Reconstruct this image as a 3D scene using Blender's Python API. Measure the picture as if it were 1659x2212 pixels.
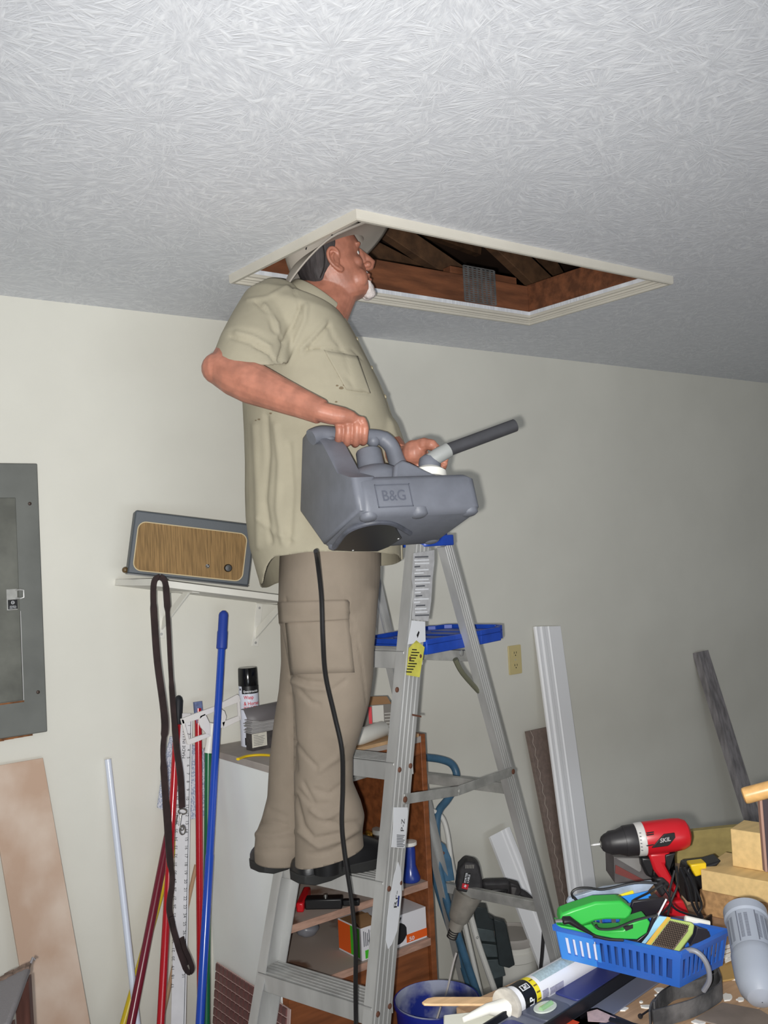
import bpy, math, random
import numpy as np
from mathutils import Vector as V, Matrix
for o in list(bpy.data.objects): bpy.data.objects.remove(o)
random.seed(7); rng = np.random.default_rng(7)
C = bpy.context.scene.collection
R = math.radians
# ------------------------------------------------------------------ camera
FPX = 2103.86; CX, CY = 829.5, 1106.0
YAW, PIT, ROL = 0.9125006, 0.0361448, -0.0504984
ZC = 1.68; CEIL = 2.44; WALL = 2.78
CAM = V((0, 0, ZC))
_f = V((math.cos(YAW)*math.cos(PIT), math.sin(YAW)*math.cos(PIT), math.sin(PIT)))
_r = V((math.sin(YAW), -math.cos(YAW), 0)); _u = _r.cross(_f)
CR = _r*math.cos(ROL) + _u*math.sin(ROL); CU = _u*math.cos(ROL) - _r*math.sin(ROL)
cd = bpy.data.cameras.new('camera'); cam = bpy.data.objects.new('camera', cd); C.objects.link(cam)
cd.sensor_fit = 'VERTICAL'; cd.sensor_height = 36; cd.lens = 36*FPX/2212; cd.clip_start = .05
cam.matrix_world = Matrix(((CR.x, CU.x, -_f.x, 0), (CR.y, CU.y, -_f.y, 0), (CR.z, CU.z, -_f.z, ZC), (0, 0, 0, 1)))
bpy.context.scene.camera = cam
# ------------------------------------------------------------------ light and exposure
sc = bpy.context.scene
sc.view_settings.view_transform = 'Standard'; sc.view_settings.look = 'None'
sc.view_settings.gamma = 1; sc.view_settings.use_curve_mapping = False
sc.view_settings.exposure = 0.0
w = bpy.data.worlds.new('world'); sc.world = w; w.use_nodes = True
w.node_tree.nodes['Background'].inputs[0].default_value = (1.0, .97, .93, 1)
w.node_tree.nodes['Background'].inputs[1].default_value = 0.15
fl = bpy.data.lights.new('camera_flash', 'SPOT'); fo = bpy.data.objects.new('camera_flash', fl); C.objects.link(fo)
fl.energy = 212; fl.spot_size = R(93); fl.spot_blend = 1.0; fl.shadow_soft_size = .012; fl.color = (1, .985, .95)
fo.location = CAM - CR*.035 - CU*.022
fo.rotation_euler = cam.matrix_world.to_euler()
# daylight bounced up from the driveway through the open garage door behind the camera
dl_ = bpy.data.lights.new('garage_door_daylight', 'AREA'); do_ = bpy.data.objects.new('garage_door_daylight', dl_); C.objects.link(do_)
dl_.shape = 'RECTANGLE'; dl_.size = 3.6; dl_.size_y = 1.4; dl_.energy = 92; dl_.color = (.84, .92, 1.0)
do_.location = (-.5, -3.5, .75); do_.rotation_euler = V((.12, .62, .78)).to_track_quat('-Z', 'Y').to_euler()
# ------------------------------------------------------------------ pixel -> place helpers
def ray(x, y): return _f*FPX + CR*(x-CX) - CU*(y-CY)
def P(x, y, d): return CAM + ray(x, y)*(d/FPX)                       # at a distance along the lens axis
def PZ(x, y, z): q = ray(x, y); return CAM + q*((z-ZC)/q.z)           # on a horizontal plane
def PY(x, y, Y): q = ray(x, y); return CAM + q*(Y/q.y)                # on a plane parallel to the wall
def PN(x, y, o, n): q = ray(x, y); return CAM + q*((o-CAM).dot(n)/q.dot(n))
def proj(co):                                                         # numpy world -> pixel
    d = co - np.array(CAM); z = d @ np.array(_f)
    return np.stack([CX + FPX*(d @ np.array(CR))/z, CY - FPX*(d @ np.array(CU))/z], 1)
def dep(p): return (V(p)-CAM).dot(_f)
def basis(o, ex, ey=None, ez=None):
    ex = V(ex).normalized()
    if ez is None: ez = ex.cross(V(ey)).normalized()
    else: ez = (V(ez) - ex*ex.dot(V(ez))).normalized()
    ey = ez.cross(ex)
    return Matrix(((ex.x, ey.x, ez.x, o[0]), (ex.y, ey.y, ez.y, o[1]), (ex.z, ey.z, ez.z, o[2]), (0, 0, 0, 1)))
def HF(p0, p1, z):                                                    # frame lying on a horizontal plane, x from pixel p0 to p1
    a = PZ(*p0, z); b = PZ(*p1, z)
    return basis(a, b-a, ez=(0, 0, 1)), (b-a).length
UP = V((0, 0, 1))
# ------------------------------------------------------------------ materials
def lin(c): return tuple(((v/255)/12.92 if v/255 <= .04045 else ((v/255+.055)/1.055)**2.4) for v in c[:3])
_mc = {}
def mat(name, col, rough=.6, metal=0., var=0., vs=8., st=(1, 1, 1), bump=0., bs=60., bst=None, col2=None, spec=.5, alpha=1, trans=0, lo=.35, hi=.65, coat=0, det=4, sub=0):
    if name in _mc: return _mc[name]
    m = bpy.data.materials.new(name); m.use_nodes = True; nt = m.node_tree; N = nt.nodes; L = nt.links
    b = N['Principled BSDF']; c = lin(col)
    b.inputs['Roughness'].default_value = rough; b.inputs['Metallic'].default_value = metal
    b.inputs['Specular IOR Level'].default_value = spec
    b.inputs['Coat Weight'].default_value = coat
    if trans: b.inputs['Transmission Weight'].default_value = trans
    if alpha < 1: b.inputs['Alpha'].default_value = alpha
    if sub: b.inputs['Subsurface Weight'].default_value = sub; b.inputs['Subsurface Radius'].default_value = (.01, .004, .002)
    b.inputs['Base Color'].default_value = (*c, 1)
    tc = N.new('ShaderNodeTexCoord')
    if var or col2:
        mp = N.new('ShaderNodeMapping'); mp.inputs['Scale'].default_value = st
        nz = N.new('ShaderNodeTexNoise'); nz.inputs['Scale'].default_value = vs; nz.inputs['Detail'].default_value = det
        cr = N.new('ShaderNodeValToRGB'); cr.color_ramp.elements[0].position = lo; cr.color_ramp.elements[1].position = hi
        c2 = lin(col2) if col2 else tuple(min(1, v*(1+var)) for v in c)
        c1 = c if col2 else tuple(v*(1-var) for v in c)
        cr.color_ramp.elements[0].color = (*c1, 1); cr.color_ramp.elements[1].color = (*c2, 1)
        L.new(tc.outputs['Object'], mp.inputs[0]); L.new(mp.outputs[0], nz.inputs[0]); L.new(nz.outputs[0], cr.inputs[0]); L.new(cr.outputs[0], b.inputs['Base Color'])
    if bump:
        mp2 = N.new('ShaderNodeMapping'); mp2.inputs['Scale'].default_value = bst or st
        n2 = N.new('ShaderNodeTexNoise'); n2.inputs['Scale'].default_value = bs; n2.inputs['Detail'].default_value = 3
        bp = N.new('ShaderNodeBump'); bp.inputs['Strength'].default_value = bump; bp.inputs['Distance'].default_value = .004
        L.new(tc.outputs['Object'], mp2.inputs[0]); L.new(mp2.outputs[0], n2.inputs[0]); L.new(n2.outputs[0], bp.inputs['Height']); L.new(bp.outputs[0], b.inputs['Normal'])
    _mc[name] = m
    return m
def ceiling_mat():
    m = bpy.data.materials.new('brushed_ceiling_texture'); m.use_nodes = True; nt = m.node_tree; N = nt.nodes; L = nt.links
    b = N['Principled BSDF']; b.inputs['Roughness'].default_value = .85
    tc = N.new('ShaderNodeTexCoord'); hs = []
    def math_(op, a, bb=None, cc=None):
        n = N.new('ShaderNodeMath'); n.operation = op
        for i, x in enumerate((a, bb, cc)):
            if x is None: continue
            if isinstance(x, (int, float)): n.inputs[i].default_value = x
            else: L.new(x, n.inputs[i])
        return n.outputs[0]
    for k, (scl, off) in enumerate(((3.4, 0.), (4.3, 3.7), (3.0, 8.1))):
        mp = N.new('ShaderNodeMapping'); mp.inputs['Location'].default_value = (off, off*.7, 0); mp.inputs['Scale'].default_value = (1, 1, 0)
        wp = N.new('ShaderNodeTexNoise'); wp.inputs['Scale'].default_value = 5
        L.new(tc.outputs['Object'], mp.inputs[0])
        vo = N.new('ShaderNodeTexVoronoi'); vo.voronoi_dimensions = '2D'; vo.inputs['Scale'].default_value = scl
        L.new(mp.outputs[0], vo.inputs['Vector'])
        sub = N.new('ShaderNodeVectorMath'); sub.operation = 'SUBTRACT'
        L.new(mp.outputs[0], sub.inputs[0]); L.new(vo.outputs['Position'], sub.inputs[1])
        sx = N.new('ShaderNodeSeparateXYZ'); L.new(sub.outputs[0], sx.inputs[0])
        ang = math_('ARCTAN2', sx.outputs[1], sx.outputs[0])
        ln = N.new('ShaderNodeVectorMath'); ln.operation = 'LENGTH'; L.new(sub.outputs[0], ln.inputs[0])
        cb = N.new('ShaderNodeCombineXYZ')
        L.new(math_('MULTIPLY', ang, 16.0), cb.inputs[0]); L.new(math_('MULTIPLY', ln.outputs['Value'], 24.0), cb.inputs[1]); L.new(vo.outputs['Color'], cb.inputs[2])
        nz = N.new('ShaderNodeTexNoise'); nz.inputs['Scale'].default_value = 1.0; nz.inputs['Detail'].default_value = 2.5
        L.new(cb.outputs[0], nz.inputs[0])
        hs.append(nz.outputs[0])
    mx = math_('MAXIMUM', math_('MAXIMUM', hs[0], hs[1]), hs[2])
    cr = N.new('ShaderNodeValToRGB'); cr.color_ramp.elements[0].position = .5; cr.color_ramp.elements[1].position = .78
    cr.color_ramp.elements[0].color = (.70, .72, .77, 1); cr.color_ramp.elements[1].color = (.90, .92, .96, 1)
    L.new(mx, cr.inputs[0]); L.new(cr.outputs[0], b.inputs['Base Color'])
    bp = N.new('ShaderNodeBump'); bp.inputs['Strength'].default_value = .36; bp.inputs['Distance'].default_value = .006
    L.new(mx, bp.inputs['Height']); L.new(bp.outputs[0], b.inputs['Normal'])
    return m
# ------------------------------------------------------------------ mesh builder
class G:
    def __init__(s): s.v = []; s.f = []; s.mi = []; s.M = Matrix.Identity(4); s.cur = 0
    def add(s, vs, fs):
        o = len(s.v); s.v += [s.M @ V(p) for p in vs]
        for f in fs: s.f.append(tuple(i+o for i in f)); s.mi.append(s.cur)
    def box(s, lo, hi):
        (a, b, c), (d, e, f) = lo, hi
        s.add([(a, b, c), (d, b, c), (d, e, c), (a, e, c), (a, b, f), (d, b, f), (d, e, f), (a, e, f)],
              [(0, 3, 2, 1), (4, 5, 6, 7), (0, 1, 5, 4), (1, 2, 6, 5), (2, 3, 7, 6), (3, 0, 4, 7)])
    def hexa(s, p):                                                   # 8 corners, bottom 4 then top 4
        s.add(p, [(0, 3, 2, 1), (4, 5, 6, 7), (0, 1, 5, 4), (1, 2, 6, 5), (2, 3, 7, 6), (3, 0, 4, 7)])
    def beam(s, a, b, wv, hv, w_, h_):                                # bar from a to b, section w_ along wv and h_ along hv
        a, b = V(a), V(b); wv = V(wv).normalized()*w_/2; hv = V(hv).normalized()*h_/2
        s.hexa([a-wv-hv, a+wv-hv, a+wv+hv, a-wv+hv, b-wv-hv, b+wv-hv, b+wv+hv, b-wv+hv])
    def loft(s, rings, cap=True, closed=False):
        n = len(rings[0]); vs = [p for r in rings for p in r]; fs = []
        m = len(rings)
        for i in range(m if closed else m-1):
            j = (i+1) % m
            for k in range(n):
                l = (k+1) % n
                fs.append((i*n+k, i*n+l, j*n+l, j*n+k))
        if cap and not closed: fs += [tuple(range(n-1, -1, -1)), tuple((m-1)*n+k for k in range(n))]
        s.add(vs, fs)
    def tube(s, pts, r, n=10, cap=True, closed=False, flat=1.0, ref=None):
        pts = [V(p) for p in pts]; m = len(pts); rs = r if isinstance(r, (list, tuple)) else [r]*m
        t0 = (pts[1]-pts[0]).normalized(); nr = V(ref) if ref else (UP if abs(t0.z) < .9 else V((1, 0, 0)))
        nr = (nr - t0*nr.dot(t0)).normalized(); rings = []
        for i in range(m):
            if closed: t = (pts[(i+1) % m]-pts[i-1]).normalized()
            else: t = (pts[min(i+1, m-1)]-pts[max(i-1, 0)]).normalized()
            nr = (nr - t*nr.dot(t))
            nr = nr.normalized() if nr.length > 1e-6 else t.orthogonal().normalized()
            bn = t.cross(nr)
            rings.append([pts[i] + (nr*math.cos(2*math.pi*k/n)*flat + bn*math.sin(2*math.pi*k/n))*rs[i] for k in range(n)])
        s.loft(rings, cap, closed)
    def lathe(s, prof, M=None, n=24, cap=True, sx=1, sy=1):
        M = M or Matrix.Identity(4)
        s.loft([[M @ V((r*sx*math.cos(2*math.pi*k/n), r*sy*math.sin(2*math.pi*k/n), h)) for k in range(n)] for r, h in prof], cap)
    def prism(s, poly, M=None, z0=0., z1=1.):
        M = M or Matrix.Identity(4); n = len(poly)
        ar = sum(poly[i][0]*poly[(i+1) % n][1]-poly[(i+1) % n][0]*poly[i][1] for i in range(n))
        if ar < 0: poly = poly[::-1]
        s.add([M @ V((x, y, z0)) for x, y in poly]+[M @ V((x, y, z1)) for x, y in poly],
              [tuple(range(n-1, -1, -1)), tuple(range(n, 2*n))]+[(i, (i+1) % n, n+(i+1) % n, n+i) for i in range(n)])
    def ell(s, c, r, M=None, n=14, m=9):
        M = M or Matrix.Identity(4); c = V(c)
        if isinstance(r, (int, float)): r = (r, r, r)
        rings = []
        for i in range(m+1):
            a = math.pi*(i/m)*.98+math.pi*.01
            rings.append([M @ (c + V((r[0]*math.sin(a)*math.cos(2*math.pi*k/n), r[1]*math.sin(a)*math.sin(2*math.pi*k/n), -r[2]*math.cos(a)))) for k in range(n)])
        s.loft(rings)
    def cyl(s, a, b, r, n=16, r2=None): s.tube([a, b], [r, r if r2 is None else r2], n)
def bez(pts, n=8):                                                    # catmull-rom through points
    pts = [V(p) for p in pts]; out = []
    for i in range(len(pts)-1):
        p0 = pts[max(i-1, 0)]; p1 = pts[i]; p2 = pts[i+1]; p3 = pts[min(i+2, len(pts)-1)]
        for k in range(n):
            t = k/n
            out.append(.5*((2*p1)+(p2-p0)*t+(2*p0-5*p1+4*p2-p3)*t*t+(3*p1-p0-3*p2+p3)*t**3))
    return out+[pts[-1]]
def rrect(x0, y0, x1, y1, r, n=5):
    out = []
    for cx, cy, a in ((x1-r, y1-r, 0), (x0+r, y1-r, 90), (x0+r, y0+r, 180), (x1-r, y0+r, 270)):
        out += [(cx+r*math.cos(R(a+90*k/n)), cy+r*math.sin(R(a+90*k/n))) for k in range(n+1)]
    return out
# ------------------------------------------------------------------ objects
WM = {}
def thing(name, label, cat, loc, group=None, rot=None):
    o = bpy.data.objects.new(name, None); C.objects.link(o); o.empty_display_size = .05
    m = Matrix.Translation(V(loc))
    o.matrix_world = m; WM[o.name] = m
    o['label'] = label; o['category'] = cat
    if group: o['group'] = group
    return o
def fin(me, ang=35, smooth=True):
    if smooth: me.shade_smooth(); me.set_sharp_from_angle(angle=R(ang))
def obj(name, g, m, parent=None, bevel=0, loc=None, ang=35, label=None, cat=None, group=None, kind=None, solid=0, sub=0, bseg=2):
    if isinstance(g, G):
        me = bpy.data.meshes.new(name); me.from_pydata([tuple(p) for p in g.v], [], g.f); me.polygons.foreach_set('material_index', g.mi)
    else: me = g
    me.name = name
    for mm in (m if isinstance(m, (list, tuple)) else [m]): me.materials.append(mm)
    W_ = WM[parent.name] if parent else Matrix.Translation(V(loc) if loc is not None else V((0, 0, 0)))
    me.transform(W_.inverted()); me.update(); fin(me, ang)
    o = bpy.data.objects.new(name, me); C.objects.link(o)
    if parent: o.parent = parent; WM[o.name] = W_
    else: o.matrix_world = W_; WM[o.name] = W_
    if solid:
        q = o.modifiers.new('solidify', 'SOLIDIFY'); q.thickness = solid; q.offset = -1
    if bevel:
        q = o.modifiers.new('bevel', 'BEVEL'); q.width = bevel; q.segments = bseg; q.limit_method = 'ANGLE'; q.angle_limit = R(40)
    if sub:
        q = o.modifiers.new('subsurf', 'SUBSURF'); q.levels = sub; q.render_levels = sub
    if label: o['label'] = label
    if cat: o['category'] = cat
    if group: o['group'] = group
    if kind: o['kind'] = kind
    return o
def bake(g, mods, name='tmp'):                                        # mesh with modifiers applied
    me = bpy.data.meshes.new(name); me.from_pydata([tuple(p) for p in g.v], [], g.f); me.update()
    o = bpy.data.objects.new(name, me); C.objects.link(o)
    for ty, kw in mods:
        q = o.modifiers.new(ty, ty)
        for k, v_ in kw.items(): setattr(q, k, v_)
    dg = bpy.context.evaluated_depsgraph_get()
    r = bpy.data.meshes.new_from_object(o.evaluated_get(dg)); bpy.data.objects.remove(o); bpy.data.meshes.remove(me)
    return r
def fuse(g, vox, it=4, fac=.5): return bake(g, [('REMESH', dict(mode='VOXEL', voxel_size=vox, adaptivity=0)), ('SMOOTH', dict(iterations=it, factor=fac))])
def vco(me): a = np.empty(len(me.vertices)*3, np.float64); me.vertices.foreach_get('co', a); return a.reshape(-1, 3)
def vno(me): a = np.empty(len(me.vertices)*3, np.float64); me.vertices.foreach_get('normal', a); return a.reshape(-1, 3)
def setco(me, a): me.vertices.foreach_set('co', np.ascontiguousarray(a).ravel()); me.update()
def text(name, s, M, m, parent, width=None, height=None, depth=.0006, shear=0, bold=0, wrap=None, align='LEFT'):
    cu = bpy.data.curves.new(name, 'FONT'); cu.body = s; cu.size = 1; cu.shear = shear; cu.offset = bold; cu.extrude = 0; cu.resolution_u = 3
    cu.align_x = align
    o = bpy.data.objects.new(name, cu); C.objects.link(o)
    me = bpy.data.meshes.new_from_object(o.evaluated_get(bpy.context.evaluated_depsgraph_get())); bpy.data.objects.remove(o)
    a = vco(me); mn = a.min(0); mx = a.max(0)
    sx = width/(mx[0]-mn[0]) if width else None
    sy = height/(mx[1]-mn[1]) if height else None
    sx = sx or sy; sy = sy or sx
    a = (a-[mn[0], mn[1], 0])*[sx, sy, 1]
    out = [wrap(p[0], p[1]) if wrap else M @ V((p[0], p[1], depth)) for p in a]
    setco(me, np.array([tuple(p) for p in out]))
    return obj(name, me, m, parent)
def seg_d(p, poly):
    best = np.full(len(p), 1e9)
    for a, b in zip(poly[:-1], poly[1:]):
        a = np.array(a, float); b = np.array(b, float); ab = b-a
        t = np.clip(((p-a) @ ab)/(ab @ ab), 0, 1); best = np.minimum(best, np.linalg.norm(p-(a+t[:, None]*ab), axis=1))
    return best
def folds(me, lst):                                                   # raised / sunk creases on the side seen
    a = vco(me); n = vno(me); px = proj(a); face = np.einsum('ij,ij->i', n, np.array(CAM)-a) > 0
    d = np.zeros(len(a))
    for poly, wd, amp in lst: d += amp*np.exp(-(seg_d(px, poly)/wd)**2)
    setco(me, a + n*(d*face)[:, None])
def noise3(a, sc_, seed=0, k=6):
    rg = np.random.default_rng(seed); o = np.zeros(len(a))
    for i in range(k):
        d = rg.normal(size=3); d /= np.linalg.norm(d); f = sc_*rg.uniform(.6, 1.6)
        o += np.sin(a @ d*f + rg.uniform(0, 6.28))
    return o/k
# ------------------------------------------------------------------ setting
m_wall = mat('cream_wall_paint', (221, 219, 209), .7, var=.03, vs=3, bump=.05, bs=300)
TW = .040; HX0, HX1, HY0, HY1 = 1.296+TW, 2.461-TW, 1.722+TW, 2.311-TW                      # the hatch opening
g = G()
xs = [-2.5, HX0, HX1, 9]; ys = [-4, HY0, HY1, WALL]
for i in range(3):
    for j in range(3):
        if i == 1 and j == 1: continue
        g.box((xs[i], ys[j], CEIL), (xs[i+1], ys[j+1], CEIL+.012))
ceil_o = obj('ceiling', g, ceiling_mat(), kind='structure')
g = G(); g.box((-2.5, WALL, -.05), (9, WALL+.1, CEIL)); wall_o = obj('wall_back', g, m_wall, kind='structure')
g = G(); g.box((-2.5, -4, -.06), (9, WALL, 0)); obj('floor', g, mat('concrete', (208, 206, 200), .8, var=.12, vs=5, bump=.1), kind='structure')
# hatch moulding
m_trim = mat('white_gloss_trim', (206, 201, 189), .35, var=.03, vs=10)
def moulding(name, a, b, inw, n):
    a, b, inw = V(a), V(b), V(inw); t = (b-a).normalized()
    prof = [(0, 0), (0, -.021), (.004, -.024), (.016, -.024), (.020, -.018), (.026, -.018), (.030, -.014), (.040, -.014), (.043, -.009), (.054, -.008), (.056, -.004), (.056, 0)]
    prof = [(u*TW/.056, v) for u, v in prof]; g = G(); ring = []
    for p, sg in ((a, 1), (b, -1)):
        ring.append([p + inw*u + t*(u*sg) + UP*v for u, v in prof])
    g.loft(ring); return g
X0, X1, Y0, Y1 = HX0-TW, HX1+TW, HY0-TW, HY1+TW
for k, (a, b, n) in enumerate((((X0, Y0, CEIL), (X1, Y0, CEIL), (0, 1, 0)), ((X1, Y1, CEIL), (X0, Y1, CEIL), (0, -1, 0)), ((X0, Y1, CEIL), (X0, Y0, CEIL), (1, 0, 0)), ((X1, Y0, CEIL), (X1, Y1, CEIL), (-1, 0, 0)))):
    obj('trim_%d' % (k+1), moulding('m', a, b, n, k), m_trim, kind='structure', ang=20)
# attic framing above the hatch
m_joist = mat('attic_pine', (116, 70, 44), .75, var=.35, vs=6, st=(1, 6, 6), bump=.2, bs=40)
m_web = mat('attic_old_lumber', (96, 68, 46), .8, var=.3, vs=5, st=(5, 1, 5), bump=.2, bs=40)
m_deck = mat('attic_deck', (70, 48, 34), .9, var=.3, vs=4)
def cpart(name, lo, hi, m, par=ceil_o):
    g = G(); g.box(lo, hi); return obj(name, g, m, par, bevel=.002)
T = CEIL+.0125
cpart('joist', (HX0-.3, HY1, T), (HX1, HY1+.038, T+.088), m_joist)
cpart('joist', (HX1, HY0-.3, T), (HX1+.038, HY1+.4, T+.092), m_joist)
cpart('joist', (HX0-.3, HY0-.038, T), (HX1, HY0, T+.088), m_joist)
cpart('joist', (HX0-.3-.038, HY0-.2, T), (HX0-.3, HY1+.2, T+.088), m_joist)
def web(p0, p1, Y, wd=.085):
    a = PY(*p0, Y); b = PY(*p1, Y); g = G(); g.beam(a+(a-b)*.5, b+(b-a)*.25, (0, 1, 0), (b-a).cross(V((0, 1, 0))), .038, wd)
    return obj('truss_web', g, m_web, ceil_o, bevel=.002)
web((846, 500), (965, 580), 2.52, .07); web((815, 548), (890, 586), 2.75, .07); web((1092, 540), (1172, 616), 2.42, .085); web((1165, 548), (1195, 598), 2.8, .1)
web((905, 480), (1010, 520), 3.1, .1)
a = PY(967, 566, HY1+.05); b = PY(1111, 612, HY1+.05)
cpart('cleat', (a.x, HY1+.038, T+.055), (b.x, HY1+.075, T+.125), m_joist)
# perforated metal tie plate on the far board
a = PY(1001, 572, HY1-.002); b = PY(1071, 655, HY1-.002)
g = G(); nx, nz = 7, 16; x0, x1 = a.x, b.x; z0, z1 = T+.004, T+.118
m_zinc = mat('zinc_plate', (150, 150, 150), .45, .7, var=.2, vs=40)
for i in range(nx+1):
    x = x0+(x1-x0)*i/nx; g.box((x-.0035, HY1-.003, z0), (x+.0035, HY1-.0008, z1))
for j in range(nz+1):
    z = z0+(z1-z0)*j/nz; g.box((x0, HY1-.0026, z-.0022), (x1, HY1-.0012, z+.0022))
obj('metal_tie_plate', g, m_zinc, ceil_o)
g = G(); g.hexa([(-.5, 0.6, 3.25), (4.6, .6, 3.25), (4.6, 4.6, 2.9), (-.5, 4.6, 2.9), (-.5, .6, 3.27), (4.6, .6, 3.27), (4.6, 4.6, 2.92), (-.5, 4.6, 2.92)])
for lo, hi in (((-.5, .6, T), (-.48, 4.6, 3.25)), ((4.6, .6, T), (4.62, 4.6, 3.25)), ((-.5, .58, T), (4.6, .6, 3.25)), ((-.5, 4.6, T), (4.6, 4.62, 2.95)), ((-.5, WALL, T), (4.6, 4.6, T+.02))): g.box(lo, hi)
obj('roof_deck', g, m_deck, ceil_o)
# ------------------------------------------------------------------ step ladder
A_ = V((-.256, .966, 0)).normalized(); B_ = V((A_.y, -A_.x, 0))        # along a step (away), and from front to rear
A0 = 1.530
def PA(x, y, a=A0): return PN(x, y, A_*a, A_)
def AB(a, b, z): return A_*a + B_*b + UP*z
ft, fb = PA(913, 1195), PA(824, 2212); rt, rb = PA(967, 1172), PA(1186, 1985)
def line_b(p, q, z): t = (z-p.z)/(q.z-p.z); return (p+(q-p)*t).dot(B_)
fB = lambda z: line_b(ft, fb, z); rB = lambda z: line_b(rt, rb, z)
farA = lambda z: A0 + .31 + (1.66-z)*.078
ZT = 1.66
m_alu = mat('worn_aluminium', (196, 196, 194), .42, .4, var=.14, vs=14, st=(1, 1, .15), bump=.05, bs=120)
m_alud = mat('dull_aluminium', (176, 176, 172), .5, .35, var=.2, vs=20)
m_rust = mat('rusty_rivet', (112, 74, 58), .7, .3)
m_blue = mat('blue_ladder_plastic', (28, 72, 176), .4, var=.12, vs=30)
lad = thing('step_ladder', 'aluminium step ladder with blue top and tray that the man stands on', 'ladder', AB(A0+.2, fB(0)+.3, 0))
def rail(bf, af, sgn, wd, fl_, z0, z1, name='front_rail'):
    g = G(); rings = []
    for z in (z0, z1):
        c = AB(af(z), bf(z), z)
        t = (AB(af(z1), bf(z1), z1)-AB(af(z0), bf(z0), z0)).normalized()
        v = A_*sgn; u = (t.cross(v)).normalized()*(1 if sgn < 0 else -1); 
        if u.dot(B_) < 0: u = -u
        h = wd/2; pr = [(-h, 0)]
        k = 4; gw = wd*.12
        for i in range(k):                                            # raised flutes on the outer face
            x = -h + wd*(.16+.68*i/(k-1))
            pr += [(x-gw*.55, 0), (x-gw*.3, -.0014), (x+gw*.3, -.0014), (x+gw*.55, 0)]
        pr += [(h, 0), (h, fl_), (h-.0035, fl_), (h-.0035, .003), (-h+.0035, .003), (-h+.0035, fl_), (-h, fl_)]
        rings.append([c+u*x+v*y for x, y in pr])
    g.loft(rings); return obj(name, g, m_alu, lad, ang=25)
near = lambda z: A0
rail_n = rail(fB, near, 1, .078, .03, 0, ZT+.02)
rail_f = rail(fB, farA, -1, .078, .03, 0, ZT+.02)
rr_n = rail(rB, near, 1, .044, .024, 0, ZT+.02, 'rear_rail')
rr_f = rail(rB, farA, -1, .044, .024, 0, ZT+.02, 'rear_rail')
g0 = PA(868, 1725)
def rivet(par, c, r=.007, m=None):
    g = G(); q = basis(c, B_, ez=-A_); g.lathe([(r, 0), (r, .002), (r*.6, .004), (.0004, .0045)], q, 10); obj('rivet', g, m or m_rust, par)
for z in (.28, .566, .847, 1.128, 1.405):
    b = fB(z); a1 = farA(z)-.004; g = G()
    # tread with a folded lip front and rear and ribs on top
    g.box((0, -.042, -.003), (a1-A0-.004, .042, 0)); g.box((0, -.042, -.046), (a1-A0-.004, -.039, 0)); g.box((0, .039, -.046), (a1-A0-.004, .042, 0))
    for i in range(6): g.box((0, -.036+i*.0136, 0), (a1-A0-.004, -.036+i*.0136+.006, .0025))
    Mx = basis(AB(A0+.004, b, z), A_, ez=UP)
    for i, v_ in enumerate(g.v): g.v[i] = Mx @ V((v_.x, -v_.y, v_.z))
    obj('step', g, m_alu, lad, bevel=.0012)
    rivet(rail_n, AB(A0-.001, b-.026, z-.02)); rivet(rail_n, AB(A0-.001, b+.022, z-.02))
rivet(rail_n, PA(857, 1490))
def flatbar(name, a, b, wd, th=.004, wv=UP, par=lad, m=None, bev=.001):
    a, b = V(a), V(b); t = (b-a).normalized(); n = t.cross(V(wv)).normalized(); g = G(); g.beam(a, b, n.cross(t), n, wd, th); return obj(name, g, m or m_alud, par, bevel=bev)
for px in ((1168, 1972), (1100, 1712), (1036, 1418)):
    p = PA(*px); z = p.z; bb = rB(z); g = G()
    g.beam(AB(A0+.002, bb, z), AB(farA(z)-.002, bb, z), B_, UP, .003, .03); g.beam(AB(A0+.002, bb+.009, z+.015), AB(farA(z)-.002, bb+.009, z+.015), B_, UP, .02, .003)
    obj('rear_brace', g, m_alud, lad, bevel=.001)
# spreaders, near and far
for ao in (0, 1):
    a_of = (lambda z: A0-.006) if ao == 0 else (lambda z: farA(z)+.006)
    s0, s1, s2 = PA(868, 1726), PA(985, 1708), PA(1102, 1666)
    q = [AB(a_of(s.z), s.dot(B_), s.z) for s in (s0, s1, s2)]
    sp = flatbar('spreader', q[0], q[1], .026); flatbar('spreader_arm', q[1], q[2], .026, par=sp)
    rivet(sp, q[0]-A_*.004*(1 if ao == 0 else -1), .008); rivet(sp, q[2]-A_*.004, .008); rivet(sp, q[1]-A_*.004, .006, m_alud)
# blue cap and folding tray
g = G(); zt = ZT+.016; bl, bh = fB(zt)+.0, rB(zt)+.024
Mx = basis(AB(A0-.012, bl, zt), B_, ez=UP)
a1 = farA(zt)-A0+.024
g.prism(rrect(0, 0, bh-bl, a1, .02), Mx, .0, .03); g.prism(rrect(.012, .012, bh-bl-.012, a1-.012, .02), Mx, .03, .036)
obj('top_cap', g, m_blue, lad, bevel=.004)
t0, t1 = PA(922, 1392, A0+.03), PA(1098, 1384, A0+.03); zt = 1.408
bl, bh = t0.dot(B_), t1.dot(B_)
Mx = basis(AB(A0+.03, bl, zt), B_, ez=UP+B_*-.06); L_ = bh-bl
g = G()
poly = [(0, 0), (L_*.6, -.012), (L_*.86, -.012), (L_*.9, .01), (L_*.99, .016), (L_+.012, .04), (L_+.012, .21), (L_*.99, .235), (L_*.9, .24), (L_*.86, .262), (L_*.6, .262), (0, .25)]
g.prism(poly, Mx, -.006, .0); 
n = len(poly)
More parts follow.
